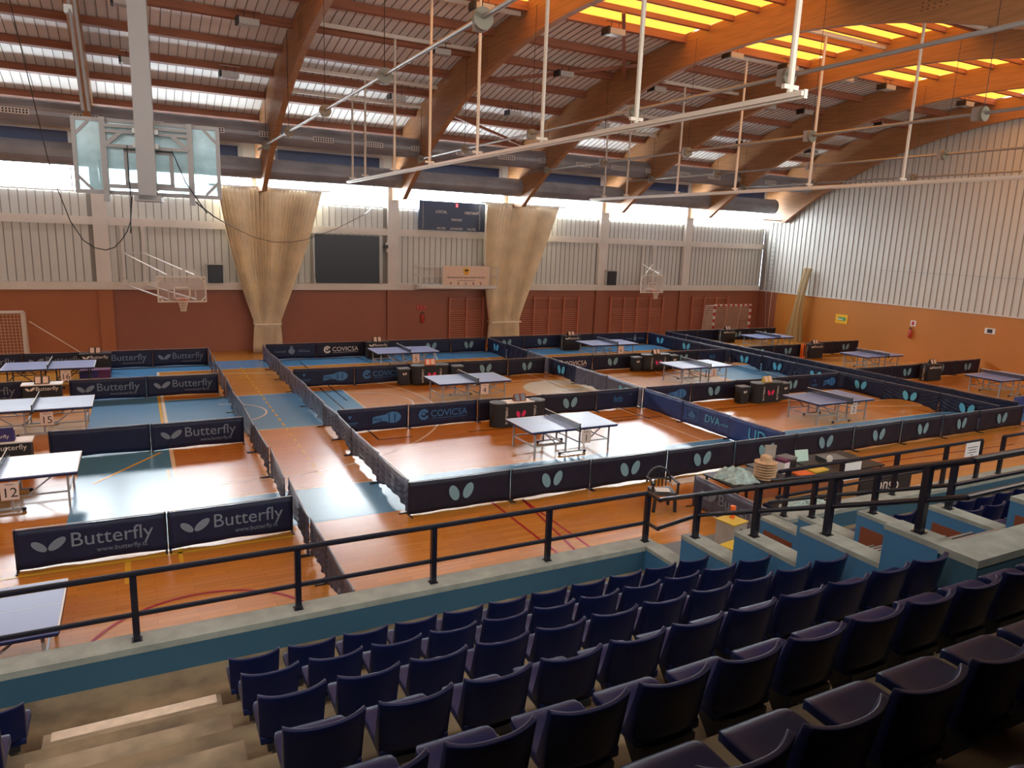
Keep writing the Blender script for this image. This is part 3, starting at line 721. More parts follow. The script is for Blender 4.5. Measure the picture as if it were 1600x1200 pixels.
b = MB(); b.tube((0, .25, 7.3), (0, .3, 3.0), .02, M_grey, 5); b.tube((0, -.25, 7.3), (0, -.2, 3.0), .02, M_grey, 5); b.tube((0, .55, 5.7), (0, .0, .6), .02, M_grey, 5); b.tube((0, -.25, 3), (-.05, -.3, .6), .012, M_netw, 5); b.build('rails', e)
b = MB()
for k in range(15): b.tube((0, -.25, 3.3+k*.27), (0, .25, 3.3+k*.27), .013, M_grey, 4)
b.build('rungs', e)
b = MB(); b.tube((33.0, YW-1.6, 7.42), (36.9, YW-1.6, 7.42), .035, M_grey, 6)
b.build('curtain_bar', label='grey horizontal bar below the lower duct at the right corner', cat='bar')

# ------------------------------------------------------------------ handball goals
def goal(x, y, rz, lab, col2):
    e = empty('handball_goal', (x, y, 0), rz, lab, 'goal', 'handball goals')
    def bars(b, p, q, r=.05):
        p, q = Vector(p), Vector(q); n_ = max(1, int((q-p).length/.2))
        for i in range(n_): b.tube(p.lerp(q, i/n_), p.lerp(q, (i+1)/n_), r, (M_white if i % 2 == 0 else col2), 4, square=True)
    b = MB(); bars(b, (-1.5, 0, 0), (-1.5, 0, 2.05)); b.build('post', e)
    b = MB(); bars(b, (1.5, 0, 0), (1.5, 0, 2.05)); b.build('post', e)
    b = MB(); bars(b, (-1.55, 0, 2.08), (1.55, 0, 2.08)); b.build('crossbar', e)
    b = MB()
    for sx in (-1.5, 1.5): b.tube((sx, 0, 2.05), (sx, .8, 1.98), .02, M_white, 5); b.tube((sx, .8, 1.98), (sx, 1.05, 0), .02, M_white, 5)
    b.tube((-1.5, .8, 1.98), (1.5, .8, 1.98), .02, M_white, 5); b.build('back_frame', e)
    b = MB(); r = .008
    for i in range(25):
        xx = -1.5+i*.125; b.tube((xx, .8, 1.98), (xx, 1.05, 0.05), r, M_netw, 4); b.tube((xx, 0, 2.04), (xx, .8, 1.98), r, M_netw, 4)
    for k in range(16):
        z = .05+k*.13; yy = .8+.25*(1-z/1.98); b.tube((-1.5, yy, z), (1.5, yy, z), r, M_netw, 4)
        for sx in (-1.5, 1.5): b.tube((sx, 0, z), (sx, yy, z), r, M_netw, 4)
    for i in range(6):
        for sx in (-1.5, 1.5): b.tube((sx, .15*i, 0), (sx, .14*i, 2), r, M_netw, 4)
    b.build('goal_net', e)
goal(33.35, 34.1, 0, 'white goal with red-banded posts standing in front of the wall bars at the right corner', M_red)
goal(-5.6, 34.3, 0, 'pale goal with white net at the left edge in front of the terracotta wall', M_white)
b = MB(); b.tube((-3.9, 34.4, 1.7), (-2.1, 33.6, .45), .015, M_netw, 5); b.tube((-2.1, 33.6, .45), (-2.0, 33.5, 0), .02, M_netw, 5)
b.build('guy_line', label='thin pale guy line slanting right from the left goal', cat='line')

# ------------------------------------------------------------------ barriers
def wings(b, cx, cz, s, mt, y, n_=20):
    b.prism(ellipse(cx-.56*s, cz-.02*s, .62*s, .37*s, math.radians(113), n_, y), (0, .004, 0), mt)
    b.prism(ellipse(cx+.56*s, cz+.04*s, .62*s, .37*s, math.radians(65), n_, y), (0, .004, 0), mt)
def wings_wide(b, cx, cz, s, mt, y):
    b.prism(ellipse(cx-.62*s, cz, .55*s, .27*s, math.radians(140), 20, y), (0, .004, 0), mt)
    b.prism(ellipse(cx+.45*s, cz+.08*s, .66*s, .30*s, math.radians(38), 20, y), (0, .004, 0), mt)
LOGO = {}
def logo_meshes(kind):
    if kind in LOGO: return LOGO[kind]
    out = []
    Y = -.030
    if kind in ('wings', 'wingsC', 'wingsG'):
        mt = {'wings': M_logo, 'wingsC': M_logoC, 'wingsG': M_logo}[kind]
        b = MB(); wings(b, 0, .37, .29, mt, Y); out.append((b.mesh('logo'), 'logo', (0, 0, 0)))
    elif kind == 'word':
        b = MB(); wings_wide(b, -.64, .38, .24, M_logoG, Y); out.append((b.mesh('logo'), 'logo', (0, 0, 0)))
        out.append((text_mesh('Butterfly', .36, M_logoG), 'lettering', (.28, Y, .42))); out.append((text_mesh('www.butterfly.tt', .115, M_logoG), 'lettering', (.42, Y, .2)))
    elif kind in ('covicsa', 'covicsaW'):
        mt = M_logoB if kind == 'covicsa' else M_logoW
        b = MB()
        for i in range(9):
            a = PI*.25+i*PI*.19; b.box(-.66+.13*math.cos(a)-.035, -.66+.13*math.cos(a)+.035, Y, Y+.004, .38+.13*math.sin(a)-.04, .38+.13*math.sin(a)+.04, mt)
        b.box(-.72, -.62, Y, Y+.004, .36, .44, mt); b.box(-.4, .75, Y, Y+.004, .235, .245, mt)
        out.append((b.mesh('logo'), 'logo', (0, 0, 0))); out.append((text_mesh('COVICSA', .29, mt), 'lettering', (.17, Y, .38)))
    elif kind == 'fish':
        b = MB(); mt = M_logoB
        pts = [(.25+.27*math.cos(t), Y, .37+.17*math.sin(t)) for t in [(-2.5+5.0*i/16) for i in range(17)]]+[(-.05, Y, .46), (-.38, Y, .42), (-.40, Y, .22), (-.1, Y, .28)]
        b.prism(pts, (0, .004, 0), mt); b.box(.12, .15, Y-.006, Y-.002, .24, .5, M_navy); b.box(.3, .33, Y-.006, Y-.002, .26, .48, M_navy)
        out.append((b.mesh('logo'), 'logo', (.35, 0, 0)))
        out.append((text_mesh('ibiza', .15, M_navy, .003), 'lettering', (.12, Y-.007, .35)))
        b = MB(); b.prism([(-.8, Y, .5), (-.68, Y, .5), (-.74, Y, .4)], (0, .004, 0), mt); b.box(-.95, -.5, Y, Y+.003, .28, .3, mt); b.box(-.9, -.55, Y, Y+.003, .23, .245, mt); out.append((b.mesh('logo'), 'logo', (0, 0, 0)))
    elif kind == 'fttib':
        out.append((text_mesh('fttib', .3, M_logoB), 'lettering', (0, Y, .36)))
        b = MB(); b.box(.62, .70, Y, Y+.003, .5, .52, M_logoB)
        for i in range(0):
            a = .25*PI+i*.05*PI; b.box(.55*math.cos(a)-.03, .55*math.cos(a)+.03, Y, Y+.003, .08+.5*math.sin(a)-.01, .08+.5*math.sin(a)+.01, M_logoB)
        out.append((b.mesh('logo'), 'logo', (0, 0, 0)))
    elif kind == 'consell':
        b = MB(); b.prism(ellipse(0, .36, .14, .13, 0, 18, Y), (0, .004, 0), M_logoG); b.box(-.06, .06, Y, Y+.004, .5, .58, M_logoG); out.append((b.mesh('logo'), 'logo', (0, 0, 0)))
        out.append((text_mesh('Consell', .16, M_logoG), 'lettering', (-.5, Y, .36))); out.append((text_mesh("d'Eivissa", .16, M_logoG), 'lettering', (.55, Y, .36)))
    elif kind == 'club':
        out.append((text_mesh('Club Esportiu', .16, M_logoW), 'lettering', (0, Y, .44))); out.append((text_mesh('Tennis Taula', .12, M_logoW), 'lettering', (.15, Y, .27)))
    elif kind == 'frame':
        b = MB(); mt = M_logoC
        for x0, x1, z0, z1 in ((-.3, .3, .52, .54), (-.3, .3, .18, .2), (-.3, -.28, .18, .54), (.28, .3, .18, .54)): b.box(x0, x1, Y, Y+.004, z0, z1, M_logoB)
        b.prism([(-.2, Y, .3), (.0, Y, .5), (.2, Y, .34), (.1, Y, .24)], (0, .004, 0), M_logoB)
        out.append((b.mesh('logo'), 'logo', (-.6, 0, 0)))
        out.append((text_mesh('DVA', .34, M_logoC), 'lettering', (.35, Y, .38))); out.append((text_mesh('eivissa', .13, M_logoC), 'lettering', (.9, Y, .36)))
    elif kind == 'u2':
        out.append((text_mesh('UD', .5, M_logoC), 'lettering', (.1, Y, .34)))
    LOGO[kind] = out
    return out
fab_cache = {}
def fabric(L, style, mt):
    k = (round(L, 1), style, mt.name); L = k[0]
    if k in fab_cache: return fab_cache[k]
    rnd = random.Random(hash(k) % 1000 if False else int(L*37)+len(style)*11)
    ph = rnd.random()*6; H = .70
    def f(off):
        def g(u, v):
            x = (u-.5)*(L+.012); z = H*(1-v)+.012*v
            e_ = math.sin(PI*u)
            if style == 'flat':
                y = .010*math.sin(5*u*PI+ph)*v+.006*math.sin(23*u+4*v+ph); z += .018*v*math.sin(PI*u)*(1+.6*math.sin(5*u+ph))
                z -= .008*(1-v)*e_
            elif style == 'drape':
                fold = (.035*math.sin(26*(u+.14*v*v)+ph)+.015*math.sin(47*u-3*v))*v**.6
                y = fold*min(1, 4*u*(1-u)+.25); z += v*.09*e_**2; z -= .015*(1-v)*e_
            else:   # swag: catenary wrinkles hanging from the corners
                q = (v-.55*e_)*9
                y = (.030*math.sin(q*PI+ph)+.010*math.sin(31*u))*min(1, v*2.5); z += v*.16*e_; z -= .02*(1-v)*e_
            return (x, y+off, z)
        return g
    b = MB(); b.slab(f(-.004), f(.004), 40 if style != 'flat' else 22, 12 if style != 'flat' else 6, mt)
    fab_cache[k] = b.mesh('fabric', True)
    return fab_cache[k]
post_me = MB().tube((0, 0, .02), (0, 0, .73), .011, M_black, 6).mesh('post')
foot_me = MB().box(-.015, .015, -.2, .2, 0, .018, M_black).mesh('foot')
rod_cache = {}
def rod(L):
    k = round(L, 1)
    if k not in rod_cache: rod_cache[k] = MB().tube((-.5*k, 0, .715), (.5*k, 0, .715), .010, mat('rod_silver', (.3, .31, .34), .35, metal=.3), 6).mesh('top_rod')
    return rod_cache[k]
def barrier(x0, y0, x1, y1, lab, logo=None, style='flat', mt=M_navy, lx=0, group='table tennis court barriers'):
    d = Vector((x1-x0, y1-y0, 0)); L = d.length; rz = math.atan2(d.y, d.x)
    e = empty('court_barrier', ((x0+x1)/2, (y0+y1)/2, 0), rz, lab, 'barrier', group)
    sx_ = L/round(L, 1); part(fabric(L, style, mt), 'fabric', e, scale=(sx_, 1, 1)); part(rod(L), 'top_rod', e, scale=(sx_, 1, 1))
    for s in (-1, 1):
        p = part(post_me, 'post', e, (s*(L/2-.02), 0, 0)); part(foot_me, 'foot', p)
    if logo:
        fit = min(1, L/2.2)
        for me, nm, loc in logo_meshes(logo):
            yo = 0 if style == 'flat' else -.03
            part(me, nm, e, ((loc[0]+lx)*fit, loc[1]+yo, loc[2]), (PI/2, 0, 0) if nm == 'lettering' else (0, 0, 0), (fit, 1, 1) if nm == 'logo' else (fit, 1, 1))
    return e
def row(xs, y, logos, where, styles=None, mts=None, jit=0.03):
    n_ = len(xs)-1
    for i in range(n_):
        lg = logos[i] if i < len(logos) else None
        what = {'wings': 'with pale butterfly wings', 'wingsC': 'with cyan butterfly wings', 'wingsG': 'with grey butterfly wings', 'word': 'lettered Butterfly', 'covicsa': 'lettered COVICSA in blue', 'covicsaW': 'lettered COVICSA in white', 'fish': 'with blue fish emblem', 'fttib': 'lettered fttib', 'consell': 'with faint crest and lettering', 'club': 'with small white club lettering', 'frame': 'with light blue sponsor logos', 'u2': 'with large cyan letters', None: 'plain'}[lg]
        st = styles[i] if styles else 'flat'; mt = mts[i] if mts else M_navy
        col = {'barrier_navy': 'navy', 'barrier_black': 'black', 'barrier_royal': 'royal blue', 'barrier_reverse_lit': 'grey-blue'}[mt.name]
        j0 = random.uniform(-jit, jit)
        barrier(xs[i]+.01, y+j0, xs[i+1]-.01, y-j0, '%s barrier panel %s, %s in %s' % (col, what, ORD[i+1], where), lg, st, mt)
def rowy(ys, x, logos, where, styles=None, mts=None, jit=.05):      # listed from near to far; logo side faces left (-x)
    for i in range(len(ys)-1):
        lg = logos[i] if i < len(logos) else None
        what = {'wingsC': 'with cyan butterfly wings', 'frame': 'with light blue sponsor logos', 'u2': 'with large cyan letters', None: 'plain'}[lg]
        st = styles[i] if styles else 'drape'; mt = mts[i] if mts else M_grape
        col = {'barrier_navy': 'navy', 'barrier_black': 'black', 'barrier_royal': 'royal blue', 'barrier_reverse_lit': 'grey-blue'}[mt.name]
        j0 = random.uniform(-jit, jit)
        barrier(x+j0, ys[i+1]-.01, x-j0, ys[i]+.01, '%s barrier panel %s, %s along %s' % (col, what, ORD[i+1], where), lg, st, mt)
N_, K_, G_, R_ = M_navy, M_navy2, M_grape, M_royal
# front row of the middle and right courts
row([4.70, 7.07, 9.17, 11.41, 13.68, 15.9, 18.29, 20.45, 22.46, 24.42, 26.95], 13.4, ['wings']*10, 'front row by the stands', mts=[K_]*10, jit=.02)
row([4.87, 7.0, 9.27, 11.6, 13.72, 15.5], 19.97, ['fish', 'covicsa', None, 'wings', 'fttib'], 'row behind table 1', mts=[N_, N_, K_, K_, N_])
row([15.82, 17.9, 20.1, 22.2, 24.1, 25.82], 20.0, ['fish', 'wings', None, 'wings', 'fish'], 'row behind table 2', mts=[N_, K_, K_, K_, N_])
row([4.9, 7.15, 9.45, 11.6, 13.7, 15.5], 26.6, ['fish', 'covicsa', None, 'wings', 'wings'], 'row behind table 4', mts=[N_, N_, K_, K_, K_])
row([15.82, 17.95, 20.1, 22.2, 24.1, 25.82], 26.6, ['covicsaW', 'wings', None, 'wings', 'fttib'], 'row behind table 3', mts=[N_, K_, K_, K_, N_])
row([4.9, 7.1, 9.4, 11.6, 13.7, 15.6], 32.85, ['consell', 'covicsaW', None, 'wings', 'wings'], 'far row below larger curtain', mts=[N_, K_, N_, N_, N_])
row([15.9, 17.9, 20.1, 22.2, 24.2, 25.95], 33.05, ['wings', 'wings', 'wings', None, 'consell'], 'far row below wall bars', mts=[N_, N_, K_, N_, N_])
row([27.5, 29.8, 32.0, 34.1, 36.3], 33.2, ['club', None, 'wings', 'wings'], 'far row at right corner', mts=[K_]*4)
row([27.5, 29.6, 31.6], 27.0, ['wings', 'wings'], 'right court row by orange post', mts=[K_]*2)
row([32.5, 34.5, 36.6], 27.35, ['wings', 'wings'], 'right row below yellow poster', mts=[K_]*2)
row([27.6, 30.0, 32.2], 20.55, [None, 'wings'], 'right row left of umpire table', mts=[K_]*2)
row([32.6, 34.9, 37.0], 20.7, ['wings', 'wings'], 'right row ending at orange wall', mts=[K_]*2)
row([28.2, 30.5], 14.4, ['u2'], 'near right corner of courts', mts=[R_])
# left block
row([-2.03, .24, 2.42], 13.45, ['word', 'word'], 'left block front row')
row([-2.1, .1, 2.36], 19.95, [None, 'word'], 'left block second row')
row([-2.1, .1, 2.35], 26.5, ['word', 'word'], 'the left block third row')
row([-6.3, -4.0, -1.85, .42, 2.5], 32.35, ['word', 'word', 'word', 'word'], 'the left block farthest row')
row([-5.6, -3.35], 26.7, ['word'], 'left edge third row')
rowy([9.3, 11.1, 12.25, 14.53, 16.83, 18.95, 21.16, 23.53, 25.8, 28.1, 30.3, 32.4], 2.5, [], 'aisle left side from stands', ['swag']*5+['drape']*6)
rowy([13.5, 15.55, 17.87, 19.4, 20.95, 23.64, 26.0, 28.4, 30.5, 32.75], 4.74, [], 'aisle right side from stands', ['swag', 'swag', 'swag', 'swag', 'drape', 'drape', 'drape', 'drape', 'drape'])
rowy([13.6, 15.66, 17.8, 19.9, 22.2, 24.31, 26.5, 28.4, 30.6, 32.8], 15.65, ['u2', 'frame', None, 'wingsC', None, 'wingsC', None, None, 'wingsC'], 'divider right of table 1', ['flat', 'flat', 'flat', 'flat', 'drape', 'drape', 'drape', 'drape', 'flat'], [R_, R_, R_, G_, G_, N_, G_, N_, N_])
rowy([13.65, 15.78, 17.99, 20.1, 22.4, 24.38, 26.5, 28.6, 30.8, 33.0], 26.0, ['wingsC', 'wingsC', 'wingsC', 'wingsC', 'wingsC', 'wingsC', 'wingsC', 'wingsC', 'wingsC'], 'divider right of table 2', ['swag', 'swag', 'flat', 'swag', 'drape', 'swag', 'flat', 'flat', 'flat'], [N_]*9)
rowy([13.8, 16.1, 18.4, 20.6, 22.9, 25.1, 27.3, 29.4, 31.3, 33.2], 27.35, [], 'outer right divider from stands', ['swag']*3+['drape']*6, [N_]*9)
print('barriers done')

# ------------------------------------------------------------------ stand: tiers, parapets, stairwell
R0, DY, DZ = 6.08, .915, .40
XW1, XW2 = 6.1, 8.62          # stairwell side walls
def ry(k): return R0-DY*k      # riser y between tier k and k+1
def fz(k): return 1.2+DZ*k
st = MB()
def tier(k, x0, x1):
    yf = 7.45 if k == 0 else ry(k-1)
    st.box(x0, x1, ry(k), yf, fz(k)-.35 if k else .9, fz(k), M_conc)
    st.box(x0, x1, ry(k)-.12, ry(k), fz(k)-.2, fz(k)+DZ-.002, M_conc)
for k in range(8):
    if k < 3: tier(k, XL, XW1); tier(k, XW2+.25, XR)
    elif k == 3:
        tier(k, XL, XW1); tier(k, XW2+.25, XR)
    else: tier(k, XL, XR)
st.box(XL, XR, YB, ry(7), fz(7)-.3, fz(8), M_conc)
# aisle half steps
for k in range(8):
    st.box(-.92, .48, ry(k), ry(k)+.48, fz(k), fz(k)+DZ/2, mat('step_concrete', (0.36, 0.28, 0.19), .85, noise=.5, nscale=3, bump=.2))
st.box(-.86, .44, ry(0)+.36, ry(0)+.485, fz(0)+DZ/2, fz(0)+DZ/2+.006, mat('step_nosing', (.78, .64, .50), .7, noise=.2, nscale=8))
st.build('floor_stand', kind='structure')
# stairwell floor and dark steps
b = MB(); b.box(XW1+.2, XW2, 5.4, 8.4, .8, 1.0, M_grey2); b.box(XW1+.2, XW2, 8.2, 8.4, 0, .8, M_grey2)
for i in range(11):
    y = 7.0-.3*i; z = 1.0+.165*(i+1)
    b.box(XW1+.2, XW2, y-.3, y, z-.165, z, M_dark); b.box(XW1+.2, XW2, y-.03, y+.005, z-.012, z+.004, M_grey)
b.build('floor_stairwell', kind='structure')

def parapet(nm, x0, x1, y0, y1, z0, z1, face=None, cap=.07):
    b = MB(); b.box(x0, x1, y0, y1, z0, z1-cap, face or M_pblue); b.box(x0-.004, x1+.004, y0-.004, y1+.02, z1-cap, z1, M_cap)
    return b.build(nm, kind='structure')
parapet('wall_parapet_left', XL, XW1+.22, 7.45, 7.72, 0, 1.55)
parapet('wall_parapet_right', XW2+.245, XR, 7.45, 7.75, 0, 1.52)
b = MB()
for y0, y1, z in ((6.75, 7.45, 1.55), (5.85, 6.75, 2.0), (4.95, 5.85, 2.4), (4.02, 4.95, 2.8), (3.5, 4.02, 3.2)):
    b.box(XW1, XW1+.24, y0, y1, .9, z-.05, M_pblue2); b.box(XW1-.004, XW1+.25, y0, y1+.004, z-.05, z, M_cap)
b.build('wall_stairwell_left', kind='structure')
b = MB()
for y0, y1, z in ((7.05, 7.75, 1.5), (6.1, 7.05, 1.78), (5.15, 6.1, 2.2), (4.25, 5.15, 2.62), (3.5, 4.25, 3.05)):
    b.box(XW2, XW2+.24, y0, y1, .4, z-.05, M_pblue2); b.box(XW2-.004, XW2+.25, y0, y1+.004, z-.05, z, M_cap)
    b.box(XW2-.006, XW2, y0+.06, y1-.08, .5, z-.19, M_wood2)
b.build('wall_stairwell_right', kind='structure')
parapet('wall_parapet_inner', XW1, XW2+.24, 3.16, 3.48, fz(4)-.4, 3.2)
b = MB(); b.box(XW2+.24, XW2+.5, 3.4, 3.5, 2.4, 3.2, M_cap); b.build('trim_21', kind='structure')

# ------------------------------------------------------------------ guard rails
def rail(lab, posts, tops, mids, name='guard_rail', r=.032):
    e = empty(name, posts[0][0], 0, lab, 'railing', 'black tubular guard rails'); o = Vector(posts[0][0])
    for (p, h) in posts:
        q = Vector(p)-o; b = MB(); b.box(q.x-.032, q.x+.032, q.y-.032, q.y+.032, q.z, q.z+h, M_rail); b.box(q.x-.05, q.x+.05, q.y-.05, q.y+.05, q.z, q.z+.008, M_rail); b.build('post', e)
    for nm, pts, rr in (('top_rail', tops, r), ('middle_rail', mids, r*.85)):
        b = MB()
        for a, c_ in zip(pts[:-1], pts[1:]): b.tube(Vector(a)-o, Vector(c_)-o, rr, M_rail, 10)
        for a in pts: v = Vector(a)-o; b.lathe((v.x, v.y, v.z-rr), [(0.001, 0), (rr*.9, rr*.35), (rr, rr), (rr*.9, rr*1.65), (.001, rr*2)], M_rail, 10)
        b.build(nm, e)
    return e
px = [-6.6+1.6*i for i in range(9)]
posts = [((x, 7.6, 1.55), .70) for x in px]
rail('long black guard rail on the blue parapet in front of the lower seats', posts, [(px[0]-3, 7.6, 2.27), (6.2, 7.6, 2.27), (6.2, 7.34, 2.25)], [(px[0]-3, 7.6, 1.83), (6.2, 7.6, 1.83), (6.2, 7.34, 1.83)])
X = XW1+.11
rail('sloping black guard rail stepping up the nearer blue stairwell wall', [((X, 6.62, 2.0), .58), ((X, 5.66, 2.4), .60), ((X, 4.71, 2.8), .61), ((X, 3.76, 3.2), .63)],
     [(X, 7.36, 2.25), (X, 3.4, 3.99), (X+5.5, 3.4, 3.99)], [(X, 7.36, 1.83), (X, 6.6, 2.31), (X, 3.4, 3.66), (X+5.5, 3.4, 3.72)])
X = XW2+.12
rail('sloping black guard rail on the farther stairwell wall', [((X, 6.92, 1.78), .64), ((X, 5.96, 2.2), .63), ((X, 4.98, 2.62), .62)],
     [(X, 7.72, 2.1), (X, 6.92, 2.42), (X, 4.95, 3.24), (X+8, 4.95, 3.24)], [(X, 7.72, 1.74), (X, 6.92, 2.1), (X, 4.95, 2.94), (X+8, 4.95, 2.94)])
rail('black guard rail on the front parapet right of the stairwell', [((X+.2, 7.6, 1.52), .76)]+[((x, 7.6, 1.52), .76) for x in (10.2, 11.6, 13.0, 14.05)], [(X, 7.6, 2.28), (14.05, 7.6, 2.28)], [(X, 7.6, 1.86), (14.05, 7.6, 1.86)])
rail('black guard rail beyond the gap at the right edge', [((x, 7.6, 1.52), .76) for x in (14.8, 16.2, 17.8)], [(14.8, 7.6, 2.28), (20, 7.6, 2.28)], [(14.8, 7.6, 1.86), (20, 7.6, 1.86)])
e = empty('paper_notice', (13.72, 7.555, 1.98), 0, 'white paper notice taped to the rail end before the gap', 'notice')
MB().box(-.22, .22, -.002, .002, -.02, .3, M_paper).build('sheet', e)
b = MB()
for i, ww in enumerate((.16, .12, .14, .04)): b.box(-ww, ww, -.004, -.002, .2-.05*i, .212-.05*i, M_ink)
b.build('print', e)
e = empty('paper_notice', (10.4, 7.555, 1.98), 0, 'white paper notice on the rail above the merchandise table', 'notice')
MB().box(-.2, .2, -.002, .002, -.02, .28, M_paper).build('sheet', e)

# ------------------------------------------------------------------ seats
import bmesh
def bevelled(mb, name, wd, seg=2):
    me = mb.mesh(name, True); bm = bmesh.new(); bm.from_mesh(me)
    bmesh.ops.remove_doubles(bm, verts=bm.verts, dist=1e-5); bmesh.ops.recalc_face_normals(bm, faces=bm.faces)
    ed = [e_ for e_ in bm.edges if len(e_.link_faces) == 2 and e_.calc_face_angle(0) > math.radians(50)]
    bmesh.ops.bevel(bm, geom=ed, offset=wd, segments=seg, affect='EDGES', profile=.6)
    for f in bm.faces: f.smooth = True
    bm.to_mesh(me); bm.free(); return me
def seat_proto():
    e = empty('stadium_seat', (0, 0, 0))
    def back(off):
        def f(u, v):
            s = 2*u-1; x = s*(.203+.010*v); z = .505+.318*v+.012*v*abs(s)**3
            y = -.055*v-.01+.048*abs(s)**2.4
            t = .030+.055*(1-v)**1.2+.012*abs(s)**4
            return (x, y+off*t, z)
        return f
    b = MB(); b.slab(back(0), back(1), 18, 6, M_seat); part(bevelled(b, 'backrest', .008), 'backrest', e)
    def pan(off):
        def f(u, v):
            s = 2*u-1; w_ = .20-.03*max(0, (v-.8)/.2)**2; x = s*w_; y = .02+.43*v
            lip = max(0, (v-.85)/.15)
            z = .515-.030*(1-s*s)*(1-v)**.5*(1 if v > .02 else .3)-.03*lip**2+.012*v
            return (x, y, z-off*(.045+.01*abs(s)**3))
        return f
    b = MB(); b.slab(pan(0), pan(1), 14, 12, M_seat)
    part(bevelled(b, 'seat', .01), 'seat', e)
    b = MB(); b.box(-.16, .16, .0, .3, .42, .46, M_black); b.prism([(-.12, .0, .42), (-.12, .26, .42), (-.12, .0, .12)], (.03, 0, 0), M_black); b.prism([(.09, .0, .42), (.09, .26, .42), (.09, .0, .12)], (.03, 0, 0), M_black)
    b.build('bracket', e)
    return e
seat0 = seat_proto(); used = [False]
def place_seat(x, k, lab, group):
    loc = (x, ry(k)+.0, fz(k)); rz = random.uniform(-.012, .012)
    if not used[0]:
        used[0] = True; seat0.location = loc; seat0.rotation_euler = (0, 0, rz); tag(seat0, lab, 'seat', group); return
    c = copy_tree(seat0, loc, rz, lab); c['group'] = group
ROWN = ['lowest row', 'second row up', 'third row up', 'fourth row up', 'fifth row up', 'sixth row up', 'seventh row up']
XS0 = .52+.215
for k, n_ in ((0, 11), (1, 11), (2, 11), (3, 11), (4, 17), (5, 12), (6, 6)):
    for i in range(n_):
        if k == 6 and i < 2: continue
        place_seat(XS0+.5*i, k, 'blue plastic seat in the %s, %s right of the stair aisle' % (ROWN[k], ORD[i+1]), 'blue seats of the central block')
for k, n_ in ((0, 3), (1, 2), (2, 1)):
    for i in range(n_):
        place_seat(-1.17-.5*i, k, 'blue plastic seat in the %s, %s left of the stair aisle' % (ROWN[k], ORD[i+1]), 'blue seats left of the stairs')
for k, n_ in ((0, 12), (1, 11), (2, 9), (3, 6)):
    for i in range(n_):
        place_seat(9.14+.5*i, k, 'blue seat beyond the stairwell, %s, %s from the stepped wall' % (ROWN[k], ORD[i+1]), 'blue seats beyond the stairwell')

# ------------------------------------------------------------------ table tennis tables
def table_proto(num=None, legm=None, wheels=True):
    e = empty('table_tennis_table', (0, 0, 0)); lm = legm or M_leg
    for s in (-1, 1):
        b = MB(); x0, x1 = (-1.37, -.003) if s < 0 else (.003, 1.37)
        b.box(x0, x1, -.7625, .7625, .738, .760, M_table)
        b.box(x0, x1, -.7625, -.7425, .760, .7612, M_nett); b.box(x0, x1, .7425, .7625, .760, .7612, M_nett)
        xe = x0 if s < 0 else x1; b.box(min(xe, xe-s*.02), max(xe, xe-s*.02), -.7425, .7425, .760, .7612, M_nett); b.box(x0, x1, -.0015, .0015, .760, .7612, M_nett)
        b.build('tabletop', e)
        f = MB()
        for y in (-.75, .70): f.box(x0+(.01 if s < 0 else 0), x1-(.01 if s > 0 else 0), y, y+.05, .69, .738, M_tedge)
        f.box(min(xe, xe-s*.05), max(xe, xe-s*.05), -.70, .70, .69, .738, M_tedge); f.box(-s*-.06-.02, -s*-.06+.02, -.7, .7, .69, .738, M_tedge)
        f.build('apron', e)
    for sx in (-1, 1):
        for xx in (.22, 1.18):
            for sy in (-1, 1):
                MB().box(sx*xx-.02, sx*xx+.02, sy*.60-.02, sy*.60+.02, .0 if xx > 1 else .05, .69, lm).build('leg', e)
    b = MB()
    for sx in (-1, 1):
        for xx in (.22, 1.18): b.box(sx*xx-.015, sx*xx+.015, -.6, .6, .28, .31, lm)
        for sy in (-1, 1): b.box(min(sx*.22, sx*1.18), max(sx*.22, sx*1.18), sy*.6-.012, sy*.6+.012, .30, .33, lm)
        for sy in (-1, 1): b.tube((sx*.95, sy*.57, .69), (sx*.5, sy*.57, .32), .014, lm, 4, square=True)
    b.build('leg_frame', e)
    b = MB()
    for sy in (-.6, .6): b.box(-.42, .42, sy-.018, sy+.018, .05, .085, lm)
    b.build('base_bar', e)
    for sy in (-.6, .6):
        for sx in (-.4, .4):
            w_ = MB(); w_.tube((sx, sy-.02, .04), (sx, sy+.02, .04), .04, M_black, 12); w_.build('wheel', e)
    b = MB(); b.box(-.003, .003, -.915, .915, .762, .905, M_net); b.box(-.006, .006, -.915, .915, .905, .92, M_nett); b.build('net', e)
    for sy in (-1, 1):
        b = MB(); b.box(-.014, .014, sy*.93-.012, sy*.93+.012, .745, .925, M_black); b.box(-.03, .03, min(sy*.72, sy*.95), max(sy*.72, sy*.95), .70, .745, M_black); b.build('net_post', e)
    return e
def number_card(e, s, x=.28):
    c = MB().box(x-.15, x+.15, -.80, -.79, .32, .68, M_card).build('number_card', e)
    part(text_mesh(s, .27, M_ink), 'digits', c, (x, -.803, .46), (PI/2, 0, 0)); part(text_mesh('TAULA', .05, M_ink), 'lettering', c, (x, -.803, .635), (PI/2, 0, 0))
tp = table_proto(); first = [True]
